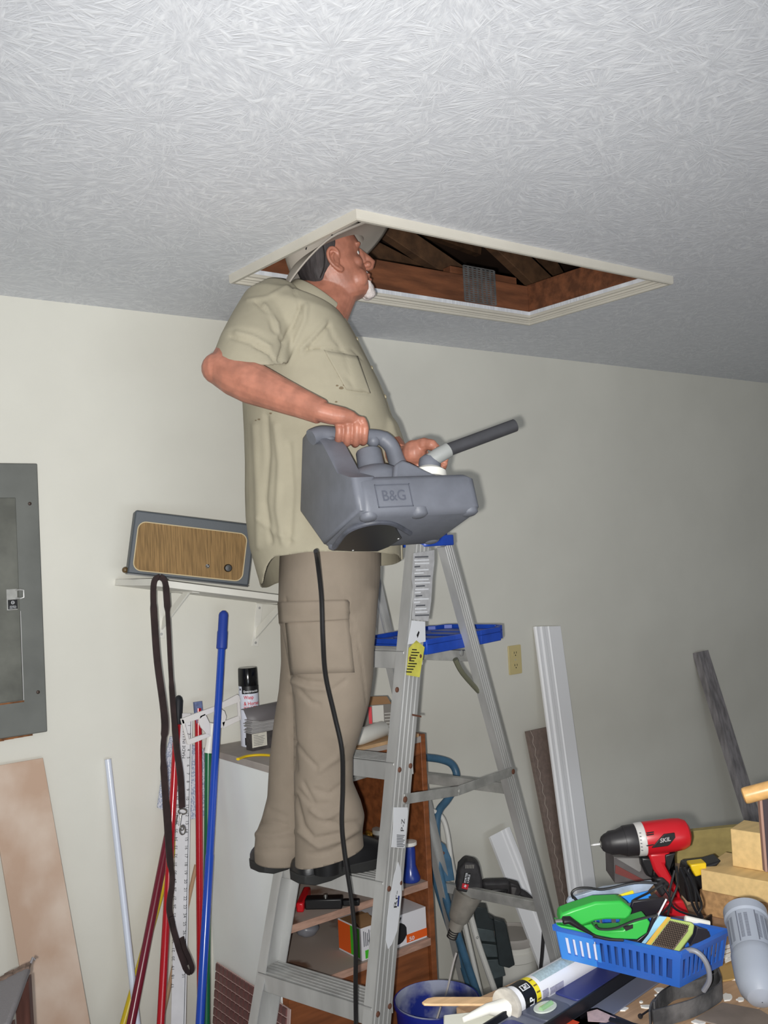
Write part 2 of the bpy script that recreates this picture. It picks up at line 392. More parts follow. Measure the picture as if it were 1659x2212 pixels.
for i in range(n):                                                    # rim standing around the edge and skirt below
    (x0, y0), (x1, y1) = poly[i], poly[(i+1) % n]; cx, cy = L_/2, .125
    def sh(x, y, k): return (cx+(x-cx)*k, cy+(y-cy)*k)
    p = [(x0, y0), (x1, y1), sh(x1, y1, .95), sh(x0, y0, .95)]
    lo_ = -.03 if i not in (4, 5, 6) else -.016
    g.hexa([Mx @ V((*q, lo_)) for q in p]+[Mx @ V((*q, .012)) for q in p])
for x in (.3, .55, .75): g.prism(rrect(L_*x-.03, .05, L_*x+.03, .2, .012), Mx, 0, .004)
tray = obj('tool_tray', g, m_blue, lad, bevel=.002)
g = G(); g.tube(bez([PA(983, 1424, A0+.02), PA(1000, 1455, A0+.02), PA(1040, 1500, A0+.02)], 4), .0075, 8); obj('tray_strut', g, mat('olive_metal', (132, 132, 112), .45, .5), lad)
g = G(); q = PA(995, 1411, A0+.005); g.lathe([(.006, 0), (.009, .001), (.009, .004), (.004, .006)], basis(q, B_, ez=-A_), 12); obj('tray_pin', g, m_alud, tray)
# stickers on the near front rail; text printed on them
m_white = mat('white_sticker', (226, 228, 232), .55); m_yel = mat('yellow_sticker', (214, 208, 92), .5, var=.1, vs=30)
m_ink = mat('black_ink', (26, 26, 28), .6); m_inkg = mat('grey_ink', (92, 94, 100), .6); m_silver = mat('torn_silver_sticker', (206, 206, 208), .4, .3, var=.1, vs=50); m_inkb = mat('blue_ink', (44, 58, 128), .6)
railt = (ft-fb).normalized(); rail_u = A_.cross(railt).normalized()
if rail_u.dot(B_) < 0: rail_u = -rail_u
def railM(x, y, off=.0034):
    p = PA(x, y, A0-off); return basis(p, rail_u, ez=rail_u.cross(railt) if rail_u.cross(railt).dot(A_) < 0 else railt.cross(rail_u))
def sticker(name, pxs, m, off=.0036, th=.0006, par=rail_n):
    o = PA(*pxs[0], A0-off); M_ = basis(o, rail_u, ez=-A_); Mi = M_.inverted()
    poly = []
    for x, y in pxs:
        q = Mi @ PA(x, y, A0-off); poly.append((q.x, q.y))
    g = G(); g.prism(poly, M_, 0, th); return obj(name, g, m, par)
st0 = sticker('torn_label', [(893, 1195), (938, 1188), (938, 1215), (934, 1250), (931, 1300), (925, 1342), (890, 1338), (893, 1280), (889, 1250)], m_silver)
random.seed(3)
for k in range(19):
    y = 1202+k*7; x = 895+random.random()*4
    ln = random.randint(12, 34); sticker('print_line', [(x, y), (x+ln, y-1), (x+ln, y+2), (x, y+3)], m_white if k % 3 else m_inkg, .0044, par=st0)
st1 = sticker('white_label', [(889, 1340), (918, 1343), (919, 1386), (880, 1392), (886, 1360)], m_white)
sticker('print_mark', [(900, 1372), (904, 1363), (906, 1366), (902, 1378)], m_ink, .0044, par=st1)
st2 = sticker('yellow_label', [(883, 1400), (899, 1383), (917, 1398), (906, 1463), (878, 1458)], m_yel)
for k in range(9):
    y = 1402+k*6; xx = 899-k*1.6; w_ = 10+((k*7) % 9)
    sticker('print_line', [(xx-9, y), (xx-9+w_, y+.6), (xx-9+w_, y+3), (xx-9, y+2.4)], m_ink, .0044, par=st2)
st3 = sticker('white_label', [(850, 1744), (880, 1744), (881, 1752), (878, 1792), (874, 1832), (845, 1830), (849, 1790)], m_white)
def rail_text(s, x, y, w_, h_, m, par, rot=True):
    p = PA(x, y, A0-.0046); ex = railt if rot else rail_u
    text('lettering', s, basis(p, ex, ez=-A_), m, par, width=w_, height=h_)
rail_text('P-Z', 872, 1795, .030, .014, m_ink, st3)
for k in range(8): sticker('print_line', [(857, 1803+k*3.4), (874-(k % 3)*2, 1804+k*3.4), (874-(k % 3)*2, 1805.6+k*3.4), (857, 1804.6+k*3.4)], m_inkg, .0044, par=st3)
st4 = sticker('torn_label', [(860, 1862), (866, 1880), (867, 1935), (858, 2010), (846, 2040), (838, 2050), (833, 2030), (836, 1985), (843, 1935), (851, 1890)], m_white)
rail_text('Rr-', 857, 1960, .040, .013, m_ink, st4)
sticker('print_line', [(860, 1935), (863, 1935), (861, 1958), (858, 1958)], m_inkb, .0044, par=st4)
sticker('rust_mark', [(890, 1542), (910, 1546), (910, 1550), (890, 1546)], m_rust, .0034)
# ------------------------------------------------------------------ the bench top and what the rest stands on is below
# ------------------------------------------------------------------ fogger held by the man
F0 = P(785, 1116, 1.98)
def CV(x, y, z): return CR*x + CU*y + _f*z
fL = CV(.905, .045, .42).normalized(); fW = CV(-.40, -.336, .852); fW = (fW-fL*fW.dot(fL)).normalized(); fH = fL.cross(fW)
if fH.dot(CU) < 0: fH = -fH
FM = Matrix(((fL.x, fW.x, fH.x, F0.x), (fL.y, fW.y, fH.y, F0.y), (fL.z, fW.z, fH.z, F0.z), (0, 0, 0, 1)))
def FP(l, w_, h_): return FM @ V((l, w_, h_))
def Fl(x, y, l=0): q = FM.inverted() @ PN(x, y, FP(l, 0, 0), fL); return (q.y, q.z)      # (w,h) on an end plane
def Fw(x, y, w_=0): q = FM.inverted() @ PN(x, y, FP(0, w_, 0), fW); return (q.x, q.z)    # (l,h) on a side plane
def Fh(x, y, h_=0): q = FM.inverted() @ PN(x, y, FP(0, 0, h_), fH); return (q.x, q.y)    # (l,w) on the bottom
if 0:
    for n_, q_ in dict(P1=(690,1195),P4=(930,1185),P3=(1030,1105)).items(): print(n_, Fh(*q_))
    print('top', Fl(660,935), Fl(745,1040), Fl(650,1110), Fl(690,1195))
    print('side', Fw(745,1040), Fw(1015,1045), Fw(1033,1103)); print('handle', [Fw(x,y,.16) for x,y in ((700,935),(830,940),(862,975),(890,1035))])
m_fog = mat('grey_fogger_plastic', (106, 109, 118), .5, var=.06, vs=30, bump=.06, bs=220)
m_fogd = mat('scuffed_fogger_plastic', (84, 87, 97), .55, var=.25, vs=25)
m_blk = mat('black_plastic', (22, 22, 24), .4); m_hose = mat('dark_grey_hose', (62, 62, 66), .5, var=.08, vs=40); m_coupl = mat('pale_grey_coupling', (150, 152, 150), .5); m_cap = mat('white_plastic', (232, 230, 222), .4)
fog = thing('fogger', 'grey plastic electric fogger held by its top handle in front of the man', 'fogger', FP(.13, .12, 0))
FL, FW, FT = .282, .238, .088
g = G(); 
def ringz(h_, i, r=.02): return [FP(l, w_, h_) for l, w_ in rrect(i, i, FL-i, FW-i, r)]
g.loft([ringz(0, .012), ringz(.012, .0), ringz(FT-.012, 0), ringz(FT, .010), ringz(FT+.004, .03)])
obj('body', g, m_fog, fog, ang=50)
for l, w_ in ((.022, .022), (FL-.022, .022), (.022, FW-.022), (FL-.022, FW-.022), (.135, .016)):
    g = G(); g.lathe([(.02, .012), (.019, -.001), (.013, -.005), (.001, -.006)], FM @ Matrix.Translation((l, w_, .003)), 14); obj('foot', g, m_fog, fog, ang=60)
# recessed motor plate under the body
g = G(); ring = []
pl = [Fh(x, y, -.001) for x, y in ((722, 1176), (745, 1150), (775, 1134), (815, 1126), (850, 1130), (868, 1162), (840, 1180), (815, 1190), (760, 1190), (720, 1188))]
g.prism(pl, FM, -.003, .002); plate = obj('motor_plate', g, m_blk, fog, bevel=.002)
for x, y in ((736, 1163), (851, 1129), (860, 1161), (762, 1186)):
    l, w_ = Fh(x, y); g = G(); g.lathe([(.0028, 0), (.0022, .0012), (.0004, .0016)], FM @ Matrix.Translation((l, w_, -.003)) @ Matrix.Rotation(math.pi, 4, 'X'), 8); obj('screw', g, m_alu, plate)
g = G(); g.tube(bez([FP(*Fh(x, y, 0), -.002) for x, y in ((722, 1180), (745, 1150), (775, 1134), (815, 1126), (850, 1130), (885, 1150))], 5), .006, 8); obj('bottom_rib', g, m_fogd, fog)
# end riser that carries the handle
pr = [Fl(x, y) for x, y in ((652, 1108), (656, 945), (664, 932), (680, 925), (700, 945), (722, 985), (745, 1030), (750, 1060))]
pr = [(0.004, .03), (.004, .075)] + pr[::-1] + [(FW-.006, .02), (FW-.01, .03)]
pr = [(.004, .014), (.003, .05), (.003, .087)] + [Fl(x, y) for x, y in ((738, 1022), (722, 990), (704, 955), (684, 930), (668, 930), (657, 945))] + [Fl(652, 1105), (FW-.012, .012)]
g = G(); g.prism(pr, FM, 0, 1)
rings = [[FM @ V((l, sum(p[0] for p in pr)/len(pr)*(1-k)+p[0]*k, sum(p[1] for p in pr)/len(pr)*(1-k)+p[1]*k)) for p in pr] for l, k in ((-.008, .93), (-.004, .985), (.004, 1), (.034, 1), (.044, .95))]
g = G(); g.loft(rings); obj('riser', g, m_fog, fog, ang=50)
hw = sum(Fl(x, y)[0] for x, y in ((684, 930), (700, 950)))/2
def FX(x, y, w_=None): l, h_ = Fw(x, y, hw if w_ is None else w_); return FP(l, hw if w_ is None else w_, h_)
HD = [FX(x, y) for x, y in ((672, 945), (690, 938), (712, 938), (740, 942), (775, 944), (805, 943), (828, 948), (846, 966), (858, 998), (872, 1030), (880, 1052))]
g = G(); hp = bez(HD, 5); nn = len(hp)
hr = [(.0185 if i < 14 else .017 if i < 30 else .0185+.006*max(0, (i-36)/14)) for i in range(nn)]
g.tube(hp, hr, 14); obj('handle', g, m_fog, fog, ang=60)
for x in (712, 806):
    g = G(); q = FX(x, 952); g.ell(q, .016, None, 12, 8); obj('handle_stop', g, m_fog, fog, ang=70)
# tank dome, cap, shoulder, nozzle
tc_ = FX(812, 1040, .12); l0, w0 = (FM.inverted() @ tc_).x, .12
D = FM @ Matrix.Translation((l0-.005, w0, FT+.012))
g = G(); g.lathe([(.079, -.02), (.078, 0), (.075, .018), (.064, .034), (.045, .046), (.027, .05)], D, 28, sy=.95); tank = obj('tank', g, m_fog, fog, ang=50)
g = G(); g.lathe([(.031, .044), (.030, .058), (.0285, .09), (.026, .094), (.001, .095)], D, 24); obj('tank_cap', g, m_fog, tank, ang=40)
sp_ = [Fw(x, y, .03) for x, y in ((856, 1000), (872, 990), (888, 996), (925, 1014), (985, 1040), (985, 1052), (850, 1052))]
g = G(); sM = FM @ Matrix.Rotation(math.pi/2, 4, 'X'); g.prism([(p[0], p[1]) for p in sp_], sM, -.19, -.035); obj('shoulder_cover', g, m_fog, fog, bevel=.012, bseg=3)
g = G(); g.tube([D @ V((-.05, -.02, .03)), D @ V((-.07, -.03, .036)), D @ V((-.078, -.02, .03))], .006, 8); obj('switch', g, m_blk, fog)
g = G(); sc0 = FM @ Matrix.Translation((FL-.07, .15, FT-.002)); g.lathe([(.072, -.01), (.066, .018), (.052, .036), (.034, .046)], sc0, 26); obj('fan_shroud', g, m_fog, fog, ang=50)
nz0 = P(928, 1012, 2.17)
zn = (FP(0, 0, 1)-FP(0, 0, 0)); zn = (zn + CR*.25).normalized()
Mx = basis(nz0, CR, ez=zn)
g = G(); g.lathe([(.04, -.026), (.037, -.008), (.026, 0), (.022, .002)], Mx, 24); obj('white_collar', g, m_cap, fog, ang=40, label='white collar of the nozzle')
g = G(); g.lathe([(.0235, -.004), (.025, .010), (.023, .022), (.014, .03), (.001, .032)], Mx, 20); obj('swivel', g, m_fog, fog, ang=40)
q0, q1, q2, q3 = P(922, 1000, 2.17), P(945, 985, 2.17), P(968, 972, 2.18), P(1112, 919, 2.24)
g = G(); g.tube([q0, q1, q2], [.017, .0175, .0175], 16); obj('coupling', g, m_coupl, fog, ang=40)
dv = (q3-q2).normalized()
g = G(); g.tube([q2-dv*.02, q3, q3+dv*.001, q3-dv*.004], [.0148, .0148, .0115, .011], 18); obj('nozzle_tube', g, m_hose, fog, ang=30)
# maker's plate on the side
a = Fw(808, 1047); b = Fw(884, 1047); c = Fw(886, 1092)
g = G(); x0, x1, z0, z1 = a[0], b[0], c[1]-.002, a[1]
for lo, hi in (((x0, -.0016, z0), (x1, .002, z0+.0022)), ((x0, -.0016, z1-.0022), (x1, .002, z1)), ((x0, -.0016, z0), (x0+.0022, .002, z1)), ((x1-.0022, -.0016, z0), (x1, .002, z1))): g.box(lo, hi)
g.M = FM; vv = [FM @ p for p in g.v]; g.v = vv; emb = obj('emblem', g, mat('embossed_plastic', (90, 93, 103), .5), fog)
text('lettering', 'B&G', basis(FP(x0+.014, -.0004, z0+.014), fL, ez=-fW), mat('embossed_letter', (86, 89, 100), .5), emb, width=(x1-x0)-.028, height=.024, bold=.01)
# mains cord
g = G(); cp = [P(x, y, d) for x, y, d in ((682, 1190, 2.12), (686, 1215, 2.16), (694, 1290, 2.19), (697, 1380, 2.2), (703, 1460, 2.22), (722, 1545, 2.24), (738, 1620, 2.25), (740, 1700, 2.26), (738, 1780, 2.26), (745, 1850, 2.26), (760, 1950, 2.25), (768, 2040, 2.24), (768, 2130, 2.24), (769, 2215, 2.24), (772, 2400, 2.2))]
e = cp[-1]; cp += [V((e.x, e.y-.05, .2)), V((e.x-.1, e.y-.1, .02))]
g.tube(bez(cp, 6), .0052, 8); obj('power_cord', g, mat('black_cord', (24, 23, 24), .38, spec=.6), fog, label='black power cord hanging to the floor')
# ------------------------------------------------------------------ the man
m_skin = mat('skin', (170, 113, 93), .46, var=.16, vs=34, bump=.08, bs=160, sub=.06)
m_shirt = mat('tan_work_shirt', (160, 153, 133), .85, var=.05, vs=14, bump=.1, bs=500)
m_pants = mat('taupe_work_trousers', (136, 124, 110), .85, var=.05, vs=14, bump=.1, bs=500)
m_hat = mat('grey_cotton_hat', (172, 164, 154), .85, bump=.1, bs=600)
m_hair = mat('dark_grey_hair', (58, 52, 52), .7, var=.3, vs=60, st=(1, 1, .2), bump=.3, bs=200)
m_beard = mat('white_beard', (214, 204, 200), .8, var=.08, vs=90, bump=.5, bs=260)
m_shoe = mat('black_leather_shoe', (26, 26, 28), .4, bump=.08, bs=90); m_sole = mat('dark_rubber_sole', (38, 38, 38), .7)
man = thing('person', 'man in tan shirt, taupe trousers and sun hat standing on the ladder holding a fogger', 'person', P(700, 1912, 2.48))
IR = CR.copy(); IR.z = 0; IR.normalize(); ID = V((_f.x, _f.y, 0)).normalized()
def ring(pl, pr, d, hd, n=40, ex=2.3, dr=0., front=0):
    L, Rr = P(*pl, d-dr), P(*pr, d+dr); c = (L+Rr)/2; u = (Rr-L)/2; v = ID*hd - u.normalized()*0; out = []
    for k in range(n):
        a = 2*math.pi*k/n; ca, sa = math.cos(a), math.sin(a)
        out.append(c + u*(abs(ca)**(2/ex)*(1 if ca >= 0 else -1)) + v*(abs(sa)**(2/ex)*(1 if sa >= 0 else -1)))
    return out
HP = P(730, 562, 2.48)                                               # right ear
hy, hpit = R(-24), R(18)
hf = V((math.cos(hy)*math.cos(hpit), math.sin(hy)*math.cos(hpit), math.sin(hpit))); hl = V((-math.sin(hy), math.cos(hy), 0)); hu = hf.cross(hl)
HS = .88; HC = HP + hl*.073*HS
HH_ = Matrix(((hf.x, hl.x, hu.x, HC.x), (hf.y, hl.y, hu.y, HC.y), (hf.z, hl.z, hu.z, HC.z), (0, 0, 0, 1))); HM = HH_ @ Matrix.Diagonal((HS, HS, HS, 1))
def HH(x, y, z): return HH_ @ V((x, y, z))
def H(x, y, z): return HM @ V((x, y, z))
g = G()
# head
sl = [(-.112, .03, -.03, .03), (-.108, .068, -.04, .046), (-.098, .084, -.055, .056), (-.08, .089, -.068, .063), (-.06, .088, -.08, .068), (-.035, .090, -.09, .072), (-.012, .089, -.096, .074), (.012, .087, -.099, .0755), (.03, .093, -.1, .077), (.045, .098, -.1, .077), (.07, .092, -.097, .075), (.095, .076, -.088, .066), (.115, .05, -.068, .048), (.125, .02, -.04, .025)]
rings = []
for z, fx, bx, hw_ in sl:
    c = (fx+bx)/2; a_ = (fx-bx)/2
    rings.append([H(c+a_*(abs(math.cos(t))**(2/2.05))*(1 if math.cos(t) >= 0 else -1), hw_*(abs(math.sin(t))**(2/2.05))*(1 if math.sin(t) >= 0 else -1), z) for t in [2*math.pi*k/36 for k in range(36)]])
g.loft(rings)
g.ell((.094, 0, .002), (.012, .015, .026), HM)
g.tube([H(.09, 0, .028), H(.098, 0, .014), H(.108, 0, -.004), H(.116, 0, -.02), H(.108, 0, -.03), H(.094, 0, -.034)], [.008, .0085, .0105, .0125, .011, .007], 12)
for s in (-1, 1):
    g.ell((.1, s*.012, -.025), (.011, .009, .009), HM)                # nostril wings
    g.ell((.058, s*.040, -.014), (.022, .022, .02), HM)              # cheekbones
    g.ell((.081, s*.028, .036), (.014, .024, .008), HM)               # brows
    g.ell((.045, s*.046, -.06), (.032, .022, .032), HM)                # jowls
    # ear: outer rim, concha, lobe
    er = [H(x, s*y, z) for x, y, z in ((.004, .073, .006), (.006, .078, .022), (-.002, .084, .034), (-.014, .087, .036), (-.025, .088, .026), (-.028, .087, .008), (-.022, .084, -.010), (-.012, .081, -.024), (-.002, .077, -.031), (.004, .074, -.024))]
    g.tube(bez(er, 4), .0052, 8)
    g.ell((-.011, s*.078, .004), (.015, .005, .026), HM); g.ell((-.003, s*.078, -.025), (.008, .005, .009), HM)
    g.tube(bez([H(x, s*y, z) for x, y, z in ((-.006, .083, .022), (-.016, .084, .012), (-.016, .083, -.004), (-.006, .081, -.014))], 3), .0035, 6)
g.ell((.088, 0, -.055), (.011, .024, .0065), HM); g.ell((.087, 0, -.069), (.012, .021, .007), HM); g.ell((.078, 0, -.094), (.02, .026, .016), HM)
# neck, heavy under the chin
g.loft([ring(a, b, d, h_, 32, 2.1) for a, b, d, h_ in (((668, 575), (755, 585), 2.548, .045), ((664, 596), (774, 612), 2.545, .053), ((652, 610), (769, 648), 2.54, .061), ((640, 624), (757, 678), 2.53, .07), ((622, 655), (742, 715), 2.51, .09), ((590, 690), (740, 740), 2.5, .12))])
# trunk and legs inside the clothes
g.loft([ring(a, b, d, h_, 32) for a, b, d, h_ in (((590, 690), (735, 720), 2.5, .13), ((570, 740), (750, 750), 2.5, .15), ((560, 900), (820, 900), 2.5, .16), ((570, 1050), (835, 1050), 2.5, .165), ((620, 1150), (800, 1150), 2.5, .14), ((640, 1300), (780, 1300), 2.5, .12))])
LEG_N = [(700, 1280, 2.42), (706, 1460, 2.41), (706, 1650, 2.42), (702, 1800, 2.43)]
LEG_F = [(690, 1280, 2.58), (680, 1460, 2.58), (640, 1650, 2.58), (614, 1800, 2.56)]
for Lg in (LEG_N, LEG_F): g.tube([P(*q) for q in Lg], [.085, .075, .055, .045], 14)
# right arm
dH = dep(HD[3])-.006
sh_, el_, wr_ = P(595, 664, 2.42), P(481, 801, 2.245), P(694, 890, dH-.042)
mid = lambda a, b, t: a+(b-a)*t
arm = [sh_, mid(sh_, el_, .5), mid(sh_, el_, .85), el_, mid(el_, wr_, .12), mid(el_, wr_, .3), mid(el_, wr_, .55), mid(el_, wr_, .8), wr_]
g.tube(arm, [.06, .052, .046, .043, .047, .049, .041, .033, .0285], 18)
g.ell(tuple(el_-IR*.012+UP*.006), .037)
# right hand closed on the handle
def HPx(x, y, dd): return P(x, y, dH+dd)
g.tube([mid(el_, wr_, .9), wr_, HPx(718, 896, -.043), HPx(742, 899, -.04), HPx(760, 903, -.036), HPx(772, 907, -.032)], [.0285, .0285, .028, .0245, .019, .012], 16, flat=.8, ref=UP)
kn = ((782, 907), (765, 903), (746, 904), (727, 908))
for (x, y), ln in zip(kn, (-2, 6, 4, -6)):
    k0 = HPx(x-22, y-2, -.045); 
    pts = [k0, HPx(x, y+2, -.034), HPx(x+6, y+18, -.043), HPx(x+5, y+36+ln*.5, -.041), HPx(x+4, y+48+ln, -.026), HPx(x+1, y+51+ln, -.004), HPx(x-2, y+44+ln, .012)]
    g.tube(bez(pts, 3), [.0094]*7+[.0088]*6+[.0082]*3+[.0074]*3, 10)
    g.ell(tuple(HPx(x, y+2, -.040)), .0102); g.ell(tuple(HPx(x+6, y+19, -.044)), .0092)
g.tube(bez([HPx(725, 900, -.02), HPx(745, 910, .02), HPx(768, 928, .03), HPx(782, 945, .022)], 3), [.016]*4+[.013]*3+[.0105]*3, 10)
# left arm, behind the fogger, and hand under the nozzle
ls, le, lw = P(680, 720, 2.66), P(790, 905, 2.64), P(862, 985, 2.36)
g.tube([ls, mid(ls, le, .6), le, mid(le, lw, .3), mid(le, lw, .7), lw], [.058, .05, .043, .045, .036, .03], 16)
LH = lambda x, y, d: P(x, y, 2.215+d)
g.tube([lw, LH(880, 982, .075), LH(900, 982, .035)], [.029, .036, .034], 14, flat=.62, ref=UP)
g.ell(tuple(LH(895, 978, .03)), .03)
for pts in (((898, 966, .03), (918, 960, .012), (934, 962, .0), (944, 970, -.006)),):
    g.tube(bez([LH(*q) for q in pts], 3), [.0165]*4+[.0135]*3+[.0105]*3, 10)
for k, (yo, ln) in enumerate(((992, 0), (1001, 4), (1010, 2), (1018, -6))):
    pts = [(898, yo-12, .03), (920, yo-2+k, .035-k*.002), (940+ln, yo-1+k*1.0, .028), (954+ln, yo-5+k, .012), (957+ln, yo-13+k, -.0)]
    g.tube(bez([LH(*q) for q in pts], 3), [.0125]*4+[.0115]*4+[.0105]*2+[.009]*3, 10)
me = fuse(g, .0022, 3, .5)
a = vco(me); a += vno(me)*(noise3(a, 60, 1)*.0006)[:, None]; setco(me, a)
body = obj('body', me, m_skin, man, ang=80)
# nails
m_nail = mat('fingernail', (222, 168, 150), .35)
# eyes and glasses
m_eye = mat('eye_white', (228, 222, 216), .2); m_iris = mat('iris', (70, 74, 76), .2)
for s in (-1, 1):
    g = G(); g.ell((.0705, s*.031, .013), .0108, HM); e_ = obj('eye', g, m_eye, man, ang=80)
    g = G(); g.ell((.0795, s*.032, .0135), (.003, .005, .005), HM); obj('iris', g, m_iris, e_, ang=80)
# hair under the hat and the white goatee
g = G(); rings = []
for z, fx, bx, hw_ in ((-.052, -.07, -.09, .04), (-.032, -.05, -.1, .06), (-.006, -.024, -.104, .0755), (.02, .002, -.107, .0785), (.05, .012, -.108, .081), (.08, .02, -.104, .08)):
    rings.append([H(fx + (bx-fx)*(abs(math.cos(t))**.8 if math.cos(t) > 0 else 0) - (0 if math.cos(t) > 0 else 0), hw_*math.sin(t)*(1 if math.cos(t) > 0 else .96), z) for t in [2*math.pi*k/36 for k in range(36)]])
g.loft(rings); me = fuse(g, .003, 3); a = vco(me); a += vno(me)*(noise3(a*np.array([1, 1, .4]), 260, 4)*.0012)[:, None]; setco(me, a)
obj('hair', me, m_hair, man, ang=80, label='dark grey hair below the hat')
g = G()
for s in (-1, 0, 1):
    g.ell((.078-.006*abs(s), s*.017, -.092), (.02, .018, .023), HM); g.ell((.088-.006*abs(s), s*.013, -.046), (.008, .012, .006), HM); g.ell((.078-.004*abs(s), s*.012, -.108), (.019, .015, .015), HM)
    if s: g.tube(bez([H(.078, s*.026, -.074), H(.076, s*.026, -.086), H(.074, s*.018, -.1)], 3), .009, 8)
me = fuse(g, .0025, 2); a = vco(me); a += vno(me)*(noise3(a, 420, 5)*.0012)[:, None]; setco(me, a)
obj('beard', me, m_beard, man, ang=80, label='short white goatee')
# hat
def brim(t, k):                                                       # t=0 front, k=0 inner..1 rim
    c, s = math.cos(t), math.sin(t)
    rx, ry = .108, .088; wdt = .068 + .012*c
    x, y = (rx+wdt*k)*c, (ry+wdt*k)*s
    drop = .012*max(0, c)**2 - .014*abs(s)**1.5 - .06*max(0, -c)**1.5
    return (x-.004, y, .034 - y*.14 + .10*x + drop*k**1.2)
NB = 64; g = G(); rings = []
for k in (1., .8, .6, .4, .2, 0.): rings.append([HH(*brim(2*math.pi*i/NB, k)) for i in range(NB)])
for z, q in ((.075, 1.), (.1, .985), (.13, .95), (.15, .87), (.16, .72), (.164, .4), (.165, .02)):
    rings.append([HH(.108*q*math.cos(2*math.pi*i/NB)-.004, .088*q*math.sin(2*math.pi*i/NB), z - .018 + .0108*q*math.cos(2*math.pi*i/NB) - .0123*q*math.sin(2*math.pi*i/NB)) for i in range(NB)])
g.loft(rings, cap=False)
hat = obj('hat', g, m_hat, man, ang=50, solid=.0025, label='grey wide brimmed sun hat')
g = G(); g.tube([HH(*brim(2*math.pi*i/NB, 1.0)) for i in range(NB)], .0022, 6, closed=True); obj('brim_edge', g, m_hat, hat, ang=80)
g = G()
for q in (.86, .72): g.tube([V(HH(*brim(2*math.pi*i/NB, q)))-hu*.0014 for i in range(NB)], .0008, 5, closed=True)
obj('brim_stitching', g, m_hat, hat)
m_cord = mat('dark_chin_cord', (30, 26, 26), .6)
g = G(); g.tube(bez([H(-.03, -.084, .05), H(-.036, -.082, .02), H(-.052, -.072, -.015), H(-.085, -.03, -.05), H(-.09, 0, -.055)], 5), .0018, 6)
g.tube(bez([HH(.0, -.112, .048), HH(-.025, -.097, .072), HH(-.055, -.088, .068), HH(-.075, -.085, .044)], 5), .0016, 6)
obj('chin_cord', g, m_cord, hat)
# ------------------------------------------------ shirt
rows = [((606, 622), (724, 678), 2.5, .085), ((575, 636), (742, 690), 2.5, .165), ((548, 662), (757, 712), 2.5, .2), ((535, 710), (772, 738), 2.5, .207), ((528, 770), (794, 780), 2.5, .206), ((525, 830), (818, 828), 2.5, .205), ((527, 880), (836, 872), 2.5, .205), ((530, 940), (853, 930), 2.5, .2), ((532, 1000), (861, 995), 2.5, .2), ((532, 1060), (863, 1060), 2.5, .2), ((534, 1120), (865, 1125), 2.5, .2), ((542, 1180), (867, 1185), 2.5, .2), ((558, 1240), (869, 1230), 2.5, .2), ((575, 1300), (870, 1290), 2.5, .2)]
g = G(); g.loft([ring(a, b, d, h_, 48, 2.35) for a, b, d, h_ in rows])
# right sleeve
sd = (el_-sh_).normalized(); ce = mid(sh_, el_, .88)
s0, s1 = P(590, 690, 2.42), mid(sh_, el_, 1.12)
scen = P(534, 786, 2.262); sno = -UP + ID*.3 - IR*.06; sno.normalize()
def oring(c, n, ru, rv, k=28):
    n = V(n).normalized(); u = (IR-n*IR.dot(n)).normalized(); v = n.cross(u); return [c+u*ru*math.cos(2*math.pi*i/k)+v*rv*math.sin(2*math.pi*i/k) for i in range(k)]
g.loft([oring(P(620, 668, 2.47), (sd*.7-UP*.2+IR*-.5), .09, .09), oring(P(598, 672, 2.42), (sd*.8-UP*.3), .09, .09), oring(P(572, 712, 2.36), sd-UP*.3, .086, .086), oring(P(550, 748, 2.30), sd-UP*.9, .084, .08), oring(scen, sno, .088, .078)])
g.tube([P(660, 690, 2.58), mid(ls, le, .1), mid(ls, le, .7)], [.09, .088, .075], 20)
g.ell(tuple(P(598, 668, 2.44)), .075); g.ell(tuple(P(625, 668, 2.6)), .075)
# belly and chest
g.ell(tuple(P(765, 990, 2.5)), (.115, .16, .16)); g.ell(tuple(P(690, 770, 2.46)), (.08, .12, .1))
me = fuse(g, .006, 6, .5)
bm_cut = [(mid(sh_, el_, .93), sd), (mid(ls, le, .55), (le-ls).normalized())]
import bmesh
bm = bmesh.new(); bm.from_mesh(me)
def cut(co, no, limit=None):
    geom = [f for f in bm.faces if limit is None or (f.calc_center_median()-limit[0]).length < limit[1]]
    vs = list({v for f in geom for v in f.verts}); es = list({e for f in geom for e in f.edges})
    bmesh.ops.bisect_plane(bm, geom=geom+vs+es, plane_co=co, plane_no=no)
    bad = [f for f in bm.faces if (f.calc_center_median()-co).dot(no) > 0 and (limit is None or (f.calc_center_median()-limit[0]).length < limit[1])]
    bmesh.ops.delete(bm, geom=bad, context='FACES')
bmesh.ops.delete(bm, geom=[f for f in bm.faces if (f.calc_center_median()-scen).length < .11 and abs((f.calc_center_median()-scen).dot(sno)) < .006 and f.normal.dot(sno) > .75], context='FACES')
nc = (P(640, 608, 2.5)+P(736, 676, 2.5))/2; nn_ = (P(736, 676, 2.5)-P(640, 608, 2.5)).cross(ID).normalized()
if nn_.z < 0: nn_ = -nn_
cut(nc - nn_*.004, nn_, (nc, .16))
